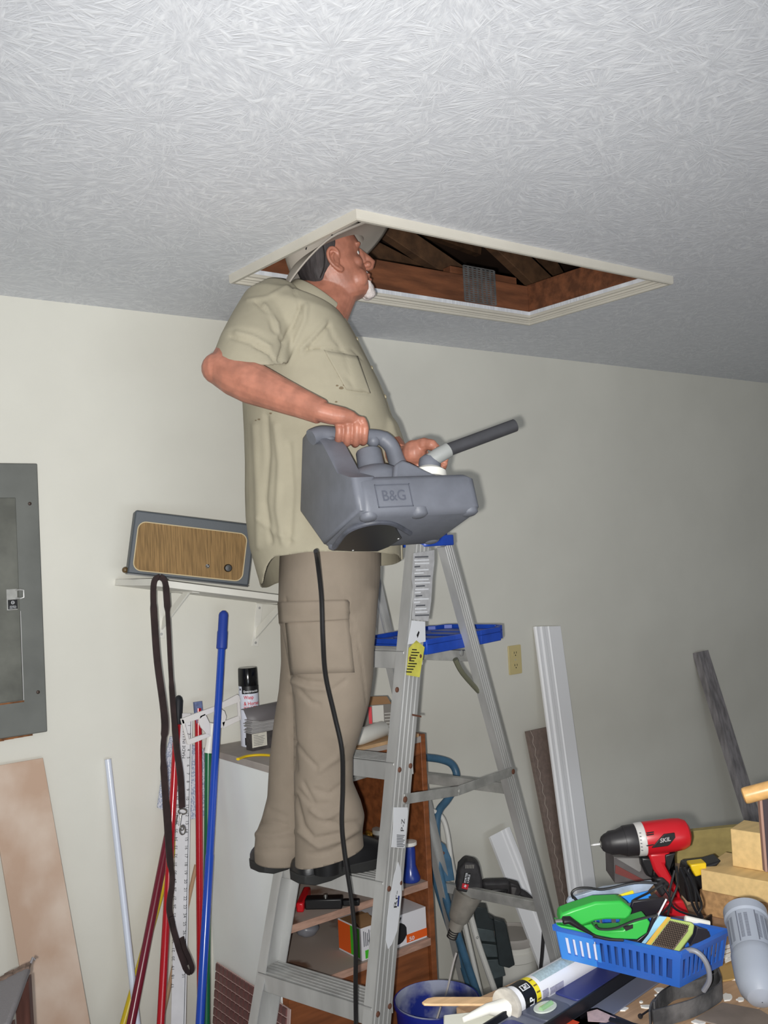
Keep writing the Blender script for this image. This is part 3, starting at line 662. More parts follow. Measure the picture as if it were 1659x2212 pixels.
# shirt tail: hem height varies around the body
cx_ = P(700, 1190, 2.5)
def hem(p):
    d = p-cx_; t = math.atan2(d.dot(ID), d.dot(IR))                   # 0 front, -90 near side, 180 back
    zb = {-180: 1.592, -150: 1.605, -120: 1.672, -95: 1.678, -60: 1.672, -30: 1.662, 0: 1.645, 45: 1.63, 90: 1.65, 130: 1.60, 160: 1.59, 180: 1.592}
    ks = sorted(zb); td = math.degrees(t)
    for k0, k1 in zip(ks[:-1], ks[1:]):
        if k0 <= td <= k1:
            q = (td-k0)/(k1-k0); q = q*q*(3-2*q); return zb[k0]*(1-q)+zb[k1]*q
    return 1.6
bad = [f for f in bm.faces if f.calc_center_median().z < hem(f.calc_center_median())]
bmesh.ops.delete(bm, geom=bad, context='FACES')
for e in bm.edges:
    if e.is_boundary:
        for v_ in e.verts:
            if v_.co.z < 1.72: v_.co.z = hem(v_.co)
bm.to_mesh(me); bm.free()
bk = 1/3.318
def z1(pts, ox=420, oy=420): return [(ox+x*bk, oy+y*bk) for x, y in pts]
folds(me, [(z1([(440, 770), (540, 860), (565, 960), (640, 1060)]), 4, -.005), (z1([(500, 800), (590, 930), (600, 1010)]), 5, .006), (z1([(760, 790), (720, 900), (660, 1020), (610, 1190)]), 4, -.007), (z1([(800, 800), (790, 900), (720, 1060), (650, 1200)]), 5, .006),
    (z1([(260, 1020), (400, 1060), (520, 1120)]), 4, -.005), (z1([(300, 990), (420, 1020), (540, 1090)]), 5, .005), (z1([(430, 1080), (520, 1120), (580, 1190)]), 3, -.006),
    (z1([(760, 1110), (850, 1020), (940, 920)]), 4, .006), (z1([(790, 1130), (900, 1010), (960, 940)]), 3.5, -.005), (z1([(800, 1110), (960, 1090), (1080, 1130)]), 3, -.004), (z1([(960, 930), (990, 1020), (1060, 1110)]), 4, -.004),
    (z1([(770, 1100), (960, 1105), (1130, 1110), (1200, 1180)]), 2.2, -.0028), (z1([(1075, 1150), (1110, 1280), (1140, 1400)]), 2.2, -.0025), (z1([(1140, 1400), (1270, 1430)]), 2.2, -.0028), (z1([(700, 660), (740, 760), (770, 850)]), 2.2, -.003), (z1([(380, 760), (520, 740), (680, 650)]), 4, .003),
    (z1([(1030, 1290), (1090, 1310), (1120, 1350)]), 4, -.003),
    ([(575, 900), (580, 980), (572, 1080), (585, 1170)], 6, -.006), ([(595, 920), (605, 1000), (600, 1100), (612, 1170)], 7, .006), ([(625, 960), (632, 1060), (625, 1170)], 7, -.005), ([(550, 920), (556, 1040), (560, 1180)], 7, .005), ([(560, 1120), (590, 1150), (640, 1165)], 5, .004), ([(700, 960), (705, 1020)], 9, .004)])
a = vco(me); a += vno(me)*(noise3(a, 22, 2)*.0022)[:, None]; setco(me, a)
shirt = obj('shirt', me, m_shirt, man, ang=80, solid=.0025, label='tan short sleeved work shirt')
# sleeve hem, placket, buttons, collar
g = G()
cuffp = mid(sh_, el_, .93); cn = (sd-UP*.28).normalized()
# collar: a band round the neck folded over
g = G(); rings = []; uc = (P(740, 672, 2.5)-P(638, 606, 2.5))/2; cc = (P(740, 672, 2.5)+P(638, 606, 2.5))/2-UP*.012; upn = uc.cross(ID).normalized(); upn = upn if upn.z > 0 else -upn
nr = 40; t0_ = R(46)
for i in range(nr+1):
    t = t0_ + (2*math.pi-2*t0_)*i/nr                                  # open at the front
    fr = max(0, math.cos(t)); c = math.cos(t); s = math.sin(t)
    base = cc + uc*c*.98 + ID*s*.079
    out = (uc.normalized()*c*1.0 + ID*s).normalized()
    dl = .030+.028*fr**2
    rings.append([base-upn*.01, base+upn*.004+out*.002, base+upn*.009+out*.006, base+upn*.004+out*.011, base-upn*dl*.5+out*.016, base-upn*dl+out*.019, base-upn*dl+out*.015, base-upn*dl*.4+out*.010])
g.loft(rings, cap=True); col = obj('collar', g, m_shirt, shirt, ang=60)
g = G(); pl_ = [P(x, y, 2.5) for x, y in ((746, 690), (760, 715), (775, 742), (796, 785), (820, 832), (838, 878), (853, 930), (861, 990), (864, 1050), (866, 1120), (868, 1180), (869, 1208))]
pth = bez(pl_, 3); g.tube([p+ID*.0-IR*.002 for p in pth], .013, 10, flat=.35, ref=IR); obj('placket', g, m_shirt, shirt, ang=60)
m_btn = mat('tan_button', (150, 140, 112), .4)
for x, y in ((768, 733), (800, 795), (829, 857), (852, 930), (863, 1010)):
    g = G(); q = P(x, y, 2.49)+IR*.004; g.lathe([(.0055, -.002), (.0055, .002), (.003, .003), (.0004, .003)], basis(q, ID, ez=IR+UP*.25), 10); obj('button', g, m_btn, shirt)
# ------------------------------------------------ trousers
g = G()
NL = [((606, 1170), (822, 1180), 2.5, .17), ((604, 1240), (822, 1240), 2.49, .18), ((603, 1300), (817, 1300), 2.47, .175)]
g.loft([ring(a, b, d, h_, 40, 2.2) for a, b, d, h_ in NL+[((605, 1350), (812, 1350), 2.47, .16)]])
g.loft([ring(a, b, d, h_, 36, 2.1) for a, b, d, h_ in (((604, 1270), (818, 1270), 2.43, .11), ((606, 1340), (814, 1340), 2.415, .112), ((618, 1400), (809, 1400), 2.41, .108), ((628, 1460), (807, 1460), 2.41, .104), ((634, 1520), (799, 1515), 2.41, .098), ((634, 1580), (782, 1575), 2.41, .09), ((634, 1640), (762, 1635), 2.42, .084), ((635, 1690), (762, 1690), 2.42, .082), ((636, 1740), (780, 1732), 2.42, .084), ((638, 1790), (788, 1762), 2.42, .085), ((638, 1830), (783, 1795), 2.42, .082), ((638, 1890), (788, 1850), 2.42, .08))])
g.loft([ring(a, b, d, h_, 36, 2.1) for a, b, d, h_ in (((606, 1270), (812, 1270), 2.56, .11), ((606, 1350), (800, 1350), 2.58, .108), ((608, 1430), (790, 1430), 2.58, .104), ((603, 1490), (765, 1490), 2.58, .098), ((592, 1560), (735, 1560), 2.58, .092), ((583, 1640), (710, 1640), 2.58, .088), ((578, 1720), (700, 1720), 2.58, .085), ((566, 1765), (695, 1765), 2.57, .085), ((552, 1800), (690, 1800), 2.56, .085), ((549, 1832), (680, 1830), 2.55, .082), ((551, 1880), (680, 1880), 2.55, .078))])
me = fuse(g, .006, 4, .5)
z2 = lambda pts: [(500+x/3.77, 1160+y/3.77) for x, y in pts]; z3 = lambda pts: [(500+x/3.606, 1680+y/3.606) for x, y in pts]
folds(me, [(z2([(480, 1130), (600, 1180), (740, 1190)]), 4, -.006), (z2([(500, 1180), (620, 1230), (760, 1240)]), 5, .005), (z2([(560, 1260), (650, 1350), (720, 1370)]), 4, -.004),
    (z2([(590, 740), (640, 830), (690, 900)]), 3.5, -.004), (z2([(960, 740), (870, 850)]), 3.5, -.004), (z2([(640, 940), (700, 1050)]), 4, -.003), (z2([(820, 1250), (930, 1170)]), 4, -.004),
    (z2([(1000, 700), (1060, 1000), (1100, 1350)]), 2, -.0025), (z2([(490, 1640), (600, 1780), (700, 1880)]), 4, -.004), (z2([(480, 1300), (500, 1640), (520, 1900)]), 6, -.006), (z2([(440, 500), (460, 760), (500, 1100)]), 3, -.003),
    (z2([(880, 450), (940, 500), (980, 680), (990, 860)]), 2, -.002), (z2([(720, 1900), (860, 1800), (900, 1700)]), 6, .004),
    (z3([(500, 150), (560, 380), (640, 480), (840, 440)]), 5, -.006), (z3([(520, 100), (620, 210), (760, 200)]), 4, -.004), (z3([(620, 250), (720, 330), (850, 250)]), 5, .006), (z3([(560, 40), (640, 190)]), 4, -.004), (z3([(530, 420), (680, 540), (860, 480), (980, 400)]), 6, .006), (z3([(600, 600), (760, 580), (900, 500), (1010, 440)]), 4, -.004), (z3([(700, 330), (850, 370), (1000, 340)]), 5, -.006), (z3([(650, 90), (760, 130), (850, 60)]), 4, -.004),
    (z3([(180, 350), (320, 340), (430, 370)]), 5, -.005), (z3([(200, 440), (320, 450), (480, 420)]), 6, .005), (z3([(200, 560), (330, 550), (480, 560)]), 4, -.004), (z3([(300, 250), (420, 300)]), 5, -.004)])
a = vco(me); a += vno(me)*(noise3(a, 20, 3)*.002)[:, None]; setco(me, a)
# open cuffs
for pa, pb, dd, tst in (((637, 1868), (787, 1826), 2.42, lambda c_: not(dep(c_) >= 2.495 or proj(np.array([tuple(c_)]))[0][0] < 633)), ((551, 1856), (680, 1852), 2.55, lambda c_: dep(c_) >= 2.495 or proj(np.array([tuple(c_)]))[0][0] < 633)):
    co = P(*pa, dd); no = (P(*pb, dd)-co).cross(ID).normalized(); no = no if no.z < 0 else -no
    bm = bmesh.new(); bm.from_mesh(me)
    fs = [f for f in bm.faces if f.calc_center_median().z < 1.1 and tst(f.calc_center_median())]
    bmesh.ops.bisect_plane(bm, geom=fs+list({v for f in fs for v in f.verts})+list({e for f in fs for e in f.edges}), plane_co=co, plane_no=no)
    bmesh.ops.delete(bm, geom=[f for f in bm.faces if f.calc_center_median().z < 1.1 and tst(f.calc_center_median()) and (f.calc_center_median()-co).dot(no) > 0], context='FACES')
    bm.to_mesh(me); bm.free()
pants = obj('trousers', me, m_pants, man, ang=80, solid=.002, label='taupe cargo trousers')
# cargo pocket laid on the thigh: flap and pouch follow the cloth
from mathutils.bvhtree import BVHTree
_a = vco(pants.data) + np.array(WM[man.name].translation)
bv = BVHTree.FromPolygons([V(p) for p in _a], [tuple(p.vertices) for p in pants.data.polygons])
def on(x, y, bvh=bv, off=.0):
    q = ray(x, y).normalized(); h = bvh.ray_cast(CAM, q); 
    return (h[0]+h[1]*off*(1 if h[1].dot(q) < 0 else -1)) if h[0] else P(x, y, 2.4)
def patch(name, c4, m, par, off=.004, nx=14, ny=8, bvh=bv, rnd=0):
    g = G(); vs = []
    for j in range(ny+1):
        for i in range(nx+1):
            u, v_ = i/nx, j/ny
            x = (c4[0][0]*(1-u)+c4[1][0]*u)*(1-v_)+(c4[3][0]*(1-u)+c4[2][0]*u)*v_; y = (c4[0][1]*(1-u)+c4[1][1]*u)*(1-v_)+(c4[3][1]*(1-u)+c4[2][1]*u)*v_
            vs.append(on(x, y, bvh, off))
    fs = [(j*(nx+1)+i, (j+1)*(nx+1)+i, (j+1)*(nx+1)+i+1, j*(nx+1)+i+1) for j in range(ny) for i in range(nx)]
    g.add(vs, fs); return obj(name, g, m, par, ang=60, solid=off+.001)
pk = patch('cargo_pocket', ((618, 1338), (752, 1334), (764, 1452), (630, 1456)), m_pants, pants, .0045)
patch('pocket_flap', ((606, 1301), (750, 1296), (752, 1338), (609, 1346)), m_pants, pants, .008)
_s = vco(shirt.data) + np.array(WM[man.name].translation)
bvs = BVHTree.FromPolygons([V(p) for p in _s], [tuple(p.vertices) for p in shirt.data.polygons])
patch('chest_pocket', ((700, 757), (772, 770), (800, 850), (748, 842)), m_shirt, shirt, .002, bvh=bvs)
m_stain = mat('dark_stain', (118, 104, 82), .9)
for k, (x, y, r) in enumerate(((737, 838, 5), (728, 833, 3), (743, 832, 3), (585, 893, 3), (560, 906, 3), (553, 908, 2), (590, 887, 2), (726, 868, 3))):
    g = G(); g.add([on(x+r*math.cos(t)*(1+.2*math.sin(3*t+k)), y+r*.65*math.sin(t), bvs, .0009) for t in [2*math.pi*j/10 for j in range(10)]], [tuple(range(9, -1, -1))]); obj('stain', g, m_stain, shirt)
# ------------------------------------------------ shoes
def shoe(heel, toe, d0, d1, wd):
    h_, t_ = P(*heel, d0), P(*toe, d1); zf = .853
    h_ = V((h_.x, h_.y, 0)); t_ = V((t_.x, t_.y, 0)); L_ = (t_-h_).length; M_ = basis(V((h_.x, h_.y, zf)), t_-h_, ez=UP)
    g = G(); prof = []
    up = [(0.0, .25, .05), (.03, .40, .06), (.10, .46, .075), (.22, .46, .108), (.36, .44, .108), (.48, .46, .106), (.6, .5, .09), (.75, .52, .07), (.88, .46, .048), (.96, .32, .038), (1.0, .14, .03)]
    rings = []
    for x, w_, hh in up:
        rings.append([M_ @ V((x*L_, wd*w_*math.cos(t)*(1 if math.sin(t) < .3 else .94), .026+(hh-.026)*max(0, math.sin(t))**.7)) for t in [math.pi*k/14 for k in range(15)]])
    g.loft(rings); sole = G(); rings = []
    for x, w_, hh in [(-.012, .2, 0), (0.02, .40, 0), (.10, .5, 0), (.25, .49, 0), (.4, .46, 0), (.55, .5, 0), (.75, .56, 0), (.88, .5, 0), (.97, .34, 0), (1.012, .12, 0)]:
        b0 = .0 if .06 < x < .36 or .46 < x < .85 else .006
        rings.append([M_ @ V((x*L_, s*wd*w_*(1 if z else .95), b0 if z == 0 else z)) for s, z in ((-1, 0), (-1, .028), (1, .028), (1, 0))])
    sole.loft(rings)
    s = obj('shoe', g, m_shoe, man, ang=60); obj('sole', sole, m_sole, s, bevel=.003)
    lg = G()
    for k in range(4):
        x = (.42+.06*k)*L_; zz = .096-.007*k
        lg.tube(bez([M_ @ V((x, -wd*.26, zz-.012)), M_ @ V((x+.004, 0, zz)), M_ @ V((x, wd*.26, zz-.012))], 4), .0022, 6)
    obj('laces', lg, m_blk, s)
shoe((638, 1903), (858, 1895), 2.43, 2.60, .1); shoe((552, 1892), (740, 1880), 2.53, 2.70, .1)
for (x, y, d), r in (((704, 1800, 2.43), .042), ((612, 1810, 2.56), .042)):
    g = G(); q = P(x, y, d); g.tube([q, V((q.x, q.y, .93)), V((q.x, q.y, .88))], [r, r, r*.9], 14); obj('sock', g, m_blk, man)
# ------------------------------------------------------------------ things on and against the wall, left to right
WY = WALL-.0005
def wp(x, y, dy=0): return PY(x, y, WALL-dy)
# electrical panel
m_pan = mat('grey_enamel', (112, 114, 110), .45, .25, var=.1, vs=9); m_pand = mat('stained_grey_enamel', (106, 107, 100), .45, .25, var=.22, vs=12); m_rustd = mat('rust', (122, 78, 44), .85, var=.4, vs=60)
x1 = .911; x0 = x1-.40; z0, z1 = 1.212, 1.966
el = thing('electrical_panel', 'grey metal breaker panel with a latch set in the wall', 'electrical panel', (x0+.2, WALL, z0))
g = G(); g.box((x0, WALL-.014, z0), (x1, WALL+.0, z1)); obj('cover', g, m_pan, el, bevel=.003)
da, db = wp(33, 1075, .014), wp(49, 1512, .014); dx1 = (da.x+db.x)/2; dz1, dz0 = da.z, db.z
g = G(); g.box((x0+.1, WALL-.0175, dz0), (dx1, WALL-.013, dz1)); door_ = obj('door', g, m_pand, el, bevel=.0015)
g = G(); g.box((x0+.09, WALL-.0142, dz0-.006), (dx1+.004, WALL-.0138, dz0-.0015)); obj('rusty_gap', g, m_rustd, el)
g = G(); g.box((dx1+.0006, WALL-.0185, dz0), (dx1+.0024, WALL-.013, wp(40, 1320, .014).z)); obj('door_edge', g, m_alu, el)
a, b = wp(13, 1273, .018), wp(38, 1317, .018)
g = G(); g.box((a.x, WALL-.021, b.z), (b.x, WALL-.0172, a.z)); lt = obj('latch', g, m_alud, el, bevel=.001)
q = wp(44, 1283, .03); g = G(); g.tube([V((b.x-.004, WALL-.021, q.z+.011)), V((b.x+.004, WALL-.032, q.z+.012)), V((b.x+.014, WALL-.032, q.z+.010)), V((b.x+.014, WALL-.032, q.z-.010)), V((b.x+.004, WALL-.032, q.z-.012)), V((b.x-.004, WALL-.021, q.z-.011))], .0022, 8); obj('latch_ring', g, m_alu, lt)
a, b = wp(17, 1296, .0215), wp(38, 1315, .0215); g = G(); g.box((a.x, WALL-.0225, b.z), (b.x, WALL-.0208, a.z)); bd = obj('maker_badge', g, m_blk, lt)
bw = b.x-a.x; bc = (a+b)/2; Mw = lambda p: basis(p, (1, 0, 0), ez=(0, -1, 0))
g = G(); g.tube([V((bc.x+.0042*math.cos(t), WALL-.0228, a.z-.008+.0042*math.sin(t))) for t in [2*math.pi*k/18 for k in range(18)]], .0006, 6, closed=True); obj('round_emblem', g, m_white, bd)
text('lettering', 'GE', Mw(V((bc.x-.003, WALL-.0226, a.z-.0098))), m_white, bd, width=.006, height=.0036)
text('lettering', 'GENERAL', Mw(V((bc.x-bw*.36, WALL-.0226, b.z+.0062))), m_white, bd, width=bw*.72, height=.0032); text('lettering', 'ELECTRIC', Mw(V((bc.x-bw*.36, WALL-.0226, b.z+.0018))), m_white, bd, width=bw*.72, height=.0032)
for x, y in ((64, 1088), (82, 1495)):
    g = G(); g.lathe([(.005, 0), (.005, .002), (.003, .0035), (.0004, .004)], Mw(wp(x, y, .014)), 12); obj('screw', g, mat('dark_screw', (78, 66, 60), .5, .5), el)
g = G(); rg = random.Random(4); xs_ = [x0+(x1-x0-.04)*i/14 for i in range(15)]
for u, v_ in zip(xs_[:-1], xs_[1:]): g.box((u, WALL-.010, z0-.004-.006*rg.random()), (v_, WALL-.001, z0+.0005))
obj('rusty_bottom_edge', g, m_rustd, el)
# tilted shelf with a radio on it
m_shelf = mat('white_painted_board', (226, 224, 216), .55, var=.03, vs=12)
SY = 2.52
sa, sb = PY(329, 1250, SY), PY(603, 1285, SY); sdir = (sb-sa).normalized(); L_ = .62
SM = basis(sa, sdir, ez=(0, -1, 0))                                   # x along, y up, z towards the room
sh = thing('wall_shelf', 'white wall shelf sagging to the right under an old radio', 'shelf', sa+V((.3, .13, -.03)))
th_ = .019
g = G(); g.M = SM; g.box((0, -th_, -(WALL-SY)), (L_, 0, 0)); obj('board', g, m_shelf, sh, bevel=.0015)
def bracket(u):
    g = G(); w_ = .012; D_ = WALL-SY
    g.M = SM
    g.box((u-w_, -.16, -D_), (u+w_, -th_, -D_+.0025)); g.box((u-w_, -th_-.0025, -D_), (u+w_, -th_, -D_+.2))
    g.add([(u-.003, -th_-.002, -D_+.16), (u+.003, -th_-.002, -D_+.16), (u+.003, -.135, -D_+.002), (u-.003, -.135, -D_+.002), (u-.003, -th_-.002, -D_+.12), (u+.003, -th_-.002, -D_+.12), (u+.003, -.1, -D_+.002), (u-.003, -.1, -D_+.002)],
          [(0, 1, 2, 3), (4, 7, 6, 5), (0, 3, 7, 4), (1, 5, 6, 2), (0, 4, 5, 1), (3, 2, 6, 7)])
    o = obj('bracket', g, m_shelf, sh, bevel=.001)
    for v_ in (-.035, -.148):
        g = G(); g.M = SM; g.lathe([(.0045, -D_+.0025), (.004, -D_+.004), (.0004, -D_+.0045)], Matrix.Translation((u, v_, 0)), 10); obj('screw', g, m_alu, o)
bx = (SM.inverted() @ PY(556, 1345, WALL)).x; bracket(bx); bracket((SM.inverted() @ PY(345, 1285, WALL)).x+.02)
# radio
m_rad = mat('dark_grey_leatherette', (78, 84, 90), .55, bump=.15, bs=700); m_cloth = mat('brown_speaker_cloth', (136, 108, 70), .9, var=.28, vs=60, st=(7, 1, .25), bump=.3, bs=400, bst=(1, 1, .2), det=2); m_pipe = mat('cream_piping', (204, 186, 150), .5)
rq = PY(275, 1241, 2.635); rn = V((-.34, -.94, 0)).normalized()
def PR(x, y): return PN(x, y, rq, rn)
ra, rb_, rc = rq, PR(533, 1268), PR(291, 1102)
RM = basis(ra, (rb_-ra), ez=rn); RW = (rb_-ra).length+.004; RH = (RM.inverted() @ rc).y
rad = thing('radio', 'old grey table radio with brown speaker cloth on the tilted shelf', 'radio', ra+(rb_-ra)*.5)
g = G(); g.M = RM; g.box((0, .004, -.115), (RW, RH, 0)); obj('case', g, m_rad, rad, bevel=.004)
g = G(); g.M = RM; g.box((.0, .0, -.115), (RW, .004, -.0)); obj('base', g, m_blk, rad)
def RU(x, y): q = RM.inverted() @ PR(x, y); return q.x, q.y
(u0, v0), (u1, v1) = RU(296, 1232), RU(529, 1135)
u0, v0, u1, v1 = RU(293, 1180)[0], RU(400, 1243)[1], RU(530, 1190)[0], RU(400, 1138)[1]
pr = rrect(u0, v0, u1, v1, .022, 6)
g = G(); g.prism(pr, RM, 0, .0022); obj('speaker_cloth', g, m_cloth, rad)
g = G(); g.tube([RM @ V((x, y, .0025)) for x, y in pr], .0017, 6, closed=True); obj('piping', g, m_pipe, rad)
u, v_ = RU(492, 1227); g = G(); g.lathe([(.0115, .002), (.0115, .010), (.009, .014), (.0005, .0145)], RM @ Matrix.Translation((u, v_, 0)), 18); obj('tuning_knob', g, m_blk, rad)
u, v_ = RU(448, 1223); g = G(); g.lathe([(.0068, .002), (.006, .006), (.003, .008), (.0004, .007)], RM @ Matrix.Translation((u, v_, 0)), 14); obj('chrome_button', g, mat('chrome', (220, 220, 220), .15, 1.), rad)
g = G(); g.ell(tuple(RM @ V((-.006, .012, -.03))), .009); obj('side_knob', g, mat('brown_bakelite', (98, 78, 50), .35), rad)
# dog leash over the shelf edge
m_leash = mat('dark_brown_leather', (44, 30, 30), .5, var=.3, vs=30, bump=.1); m_chr = mat('steel_clip', (190, 188, 184), .25, .9)
lea = thing('dog_leash', 'dark brown leather leash looped over the shelf edge with a steel clip', 'leash', PY(345, 1245, SY))
LY = SY-.012
def ribbon(pts, w0, th=.0022, n=6, ref=(1, 0, 0)):
    pts = bez([V(p) for p in pts], n); g = G(); m = len(pts); ws = w0 if isinstance(w0, list) else [w0]*m
    if len(ws) != m: ws = [ws[min(len(ws)-1, int(i/(m-1)*(len(ws)-1)+.5))] for i in range(m)]
    rings = []
    for i, p in enumerate(pts):
        t = (pts[min(i+1, m-1)]-pts[max(i-1, 0)]).normalized(); r_ = V(ref); s = (r_-t*r_.dot(t)).normalized(); nn = t.cross(s)
        rings.append([p+s*ws[i]+nn*th, p-s*ws[i]+nn*th, p-s*ws[i]-nn*th, p+s*ws[i]-nn*th])
    g.loft(rings); return g
A1 = [PY(x, y, LY) for x, y in ((345, 1246), (334, 1254), (331, 1285), (334, 1350), (340, 1430), (352, 1520), (356, 1570), (352, 1620), (356, 1700), (362, 1780), (366, 1850), (372, 1900), (366, 1950), (368, 1980), (384, 2040), (404, 2085))]
A1 = A1[:1]+[p for p in A1[1:]]
ws = [.008, .008, .008, .0095, .0095, .0095, .0098, .007, .009, .010, .009, .007, .008, .008, .008, .007]
obj('strap', ribbon(A1, ws), m_leash, lea, ang=50)
A2 = [PY(x, y, LY-.004) for x, y in ((345, 1246), (356, 1256), (360, 1290), (364, 1360), (368, 1440), (374, 1530), (382, 1620), (390, 1680), (393, 1745))]
obj('strap', ribbon(A2, [.008, .008, .009, .006, .006, .0075, .0085, .009, .009]), m_leash, lea, ang=50)
A3 = [PY(x, y, LY-.004) for x, y in ((392, 2025), (399, 2050), (408, 2070), (415, 2092), (410, 2101), (402, 2095), (394, 2075), (384, 2045), (376, 2010), (370, 1980))]
obj('hand_loop', ribbon(A3, .0065), m_leash, lea, ang=50)
g = G()
def ringpx(cx, cy, rx, ry, Y, r=.0018, n=16): return [PY(cx+rx*math.cos(t), cy+ry*math.sin(t), Y) for t in [2*math.pi*k/n for k in range(n)]]
g.tube(ringpx(394, 1753, 9, 6, LY-.006), .0022, 6, closed=True); g.tube([PY(391, 1758, LY-.006), PY(389, 1772, LY-.008), PY(387, 1784, LY-.008)], .0028, 8); g.tube(ringpx(394, 1793, 6, 10, LY-.008), .002, 6, closed=True); g.tube([PY(383, 1760, LY-.006), PY(379, 1782, LY-.007)], .0016, 6); g.tube(ringpx(393, 1790, 3, 4, LY-.01), .0016, 6, closed=True)
obj('clip', g, m_chr, lea, ang=60)
# poles leaning on the wall
def lean(p0, Y0, p1, Y1):
    a, b = PY(*p0, Y0), PY(*p1, Y1)
    t = (0.0-a.z)/(b.z-a.z); return a, a+(b-a)*t
def pole(name, label, cat, p0, Y0, p1, Y1, r, m, group=None):
    a, b = lean(p0, Y0, p1, Y1); t = thing(name, label, cat, b, group); b = b+UP*r*.3
    return t, a, b
m_bluep = mat('blue_enamel', (30, 72, 176), .22, spec=.6); m_redp = mat('red_enamel', (176, 22, 34), .2, spec=.6); m_mar = mat('maroon_enamel', (112, 28, 46), .25); m_yelp = mat('yellow_enamel', (214, 186, 34), .35); m_grn = mat('green_enamel', (24, 98, 62), .3); m_pvc = mat('white_pvc', (214, 220, 234), .25, spec=.6)
def pt(a, b, s): return a+(b-a)*s
t, a, b = pole('broom_pole', 'tall blue metal broom handle leaning on the wall, grip upward', 'pole', (483, 1324), 2.66, (432, 2212), 2.50, .0125, m_bluep)
g = G(); g.tube([a, pt(a, b, .45), pt(a, b, .452), b], [.0112, .0112, .0124, .0124], 14); obj('shaft', g, m_bluep, t)
g = G(); g.tube([pt(a, b, -.004), pt(a, b, 0), pt(a, b, .004), pt(a, b, .035), pt(a, b, .038), pt(a, b, .07), pt(a, b, .072)], [.006, .0125, .0145, .0145, .016, .016, .0115], 14); obj('grip', g, mat('blue_grip', (36, 66, 160), .5), t)
t, a, b = pole('mop_pole', 'red metal handle with a black rubber grip behind the leash', 'pole', (386, 1508), 2.715, (347, 2212), 2.56, .011, m_redp)
g = G(); g.tube([a, b], .0108, 14); obj('shaft', g, m_redp, t)
g = G(); g.tube([pt(a, b, -.006), pt(a, b, -.002), pt(a, b, .006), pt(a, b, .06)], [.004, .010, .0135, .0135], 14); obj('grip', g, mat('black_grip', (28, 30, 36), .5), t)
t, a, b = pole('rake_pole', 'red metal handle with a faded blue sleeve right of the yardstick', 'pole', (428, 1530), 2.725, (434, 2212), 2.63, .0105, m_redp)
g = G(); g.tube([a, b], .0105, 14); obj('shaft', g, m_redp, t)
g = G(); M_ = basis(a, (1, 0, 0), ez=(b-a)); g.prism(rrect(-.0125, -.008, .0125, .008, .003), M_, -.02, .045); obj('sleeve', g, mat('faded_blue_sleeve', (104, 116, 156), .7, var=.2, vs=90), t)
t, a, b = pole('shovel_pole', 'maroon metal handle crossing low behind the white pipe', 'pole', (372, 1760), 2.745, (283, 2212), 2.60, .011, m_mar)
g = G(); g.tube([a, b], .0125, 14); obj('shaft', g, m_mar, t); g = G(); g.ell(tuple(a), .0126); obj('end_cap', g, m_mar, t)
t, a, b = pole('yellow_pole', 'bright yellow handle behind the maroon one', 'pole', (377, 1820), 2.762, (268, 2212), 2.66, .01, m_yelp)
g = G(); g.tube([a, b], .0112, 14); obj('shaft', g, m_yelp, t); g = G(); g.ell(tuple(a), .0113); obj('end_cap', g, m_yelp, t)
t, a, b = pole('wooden_dowel', 'thin pale wooden stick leaning behind the red handle and yardstick', 'stick', (424, 1868), 2.76, (366, 2130), 2.70, .006, None)
g = G(); g.tube([a, b], .0062, 10); obj('stick', g, mat('pale_dowel', (176, 142, 112), .6), t)
t, a, b = pole('pvc_pipe', 'white plastic pipe leaning alone on the wall', 'pipe', (233, 1640), 2.765, (292, 2175), 2.64, .011, m_pvc)
g = G(); g.tube([a, b], .0095, 16); obj('tube', g, m_pvc, t)
g = G(); g.tube([pt(a, b, -.0005), pt(a, b, .001)], [.0098, .0098], 16); obj('pipe_end', g, mat('grey_pipe_end', (196, 198, 206), .4), t)
# flat mop, head up
t, a, b = pole('flat_mop', 'green handled mop stood head up, its open white plastic frame at the top', 'mop', (455, 1600), 2.66, (447, 2212), 2.56, .01, m_grn)
g = G(); q = PY(450, 1626, 2.658); g.tube([q, b], .0108, 14); obj('shaft', g, m_grn, t)
g = G(); g.tube([PY(460, 1562, 2.655), PY(455, 1590, 2.657), q], [.011, .0125, .0125], 14); obj('socket', g, m_cap, t)
def pframe(pts, Y, d=.006):
    o = PY(*pts[0], Y); M_ = Mw(o); Mi = M_.inverted(); pl = [(Mi @ PY(x, y, Y)).xy for x, y in pts]; return M_, [(p.x, p.y) for p in pl]
m_mopf = mat('white_mop_frame', (226, 222, 220), .4)
for pts in ([(390, 1553), (424, 1540), (460, 1527), (512, 1500), (516, 1503), (519, 1515), (475, 1532), (436, 1548), (432, 1552), (393, 1564)], [(404, 1598), (430, 1589), (450, 1583), (454, 1590), (425, 1602), (406, 1609)], [(478, 1560), (517, 1545), (519, 1555), (482, 1573)], [(511, 1501), (516, 1503), (520, 1554), (515, 1556)], [(390, 1553), (396, 1554), (410, 1606), (404, 1608)],
            [(431, 1546), (442, 1541), (452, 1562), (454, 1590), (446, 1586), (434, 1572), (428, 1560)], [(476, 1531), (484, 1536), (488, 1548), (482, 1572), (474, 1572), (478, 1552)]):
    M_, pl = pframe(pts, 2.64); g = G(); g.prism(pl, M_, -.004, .004); obj('frame_bar', g, m_mopf, t, bevel=.001)
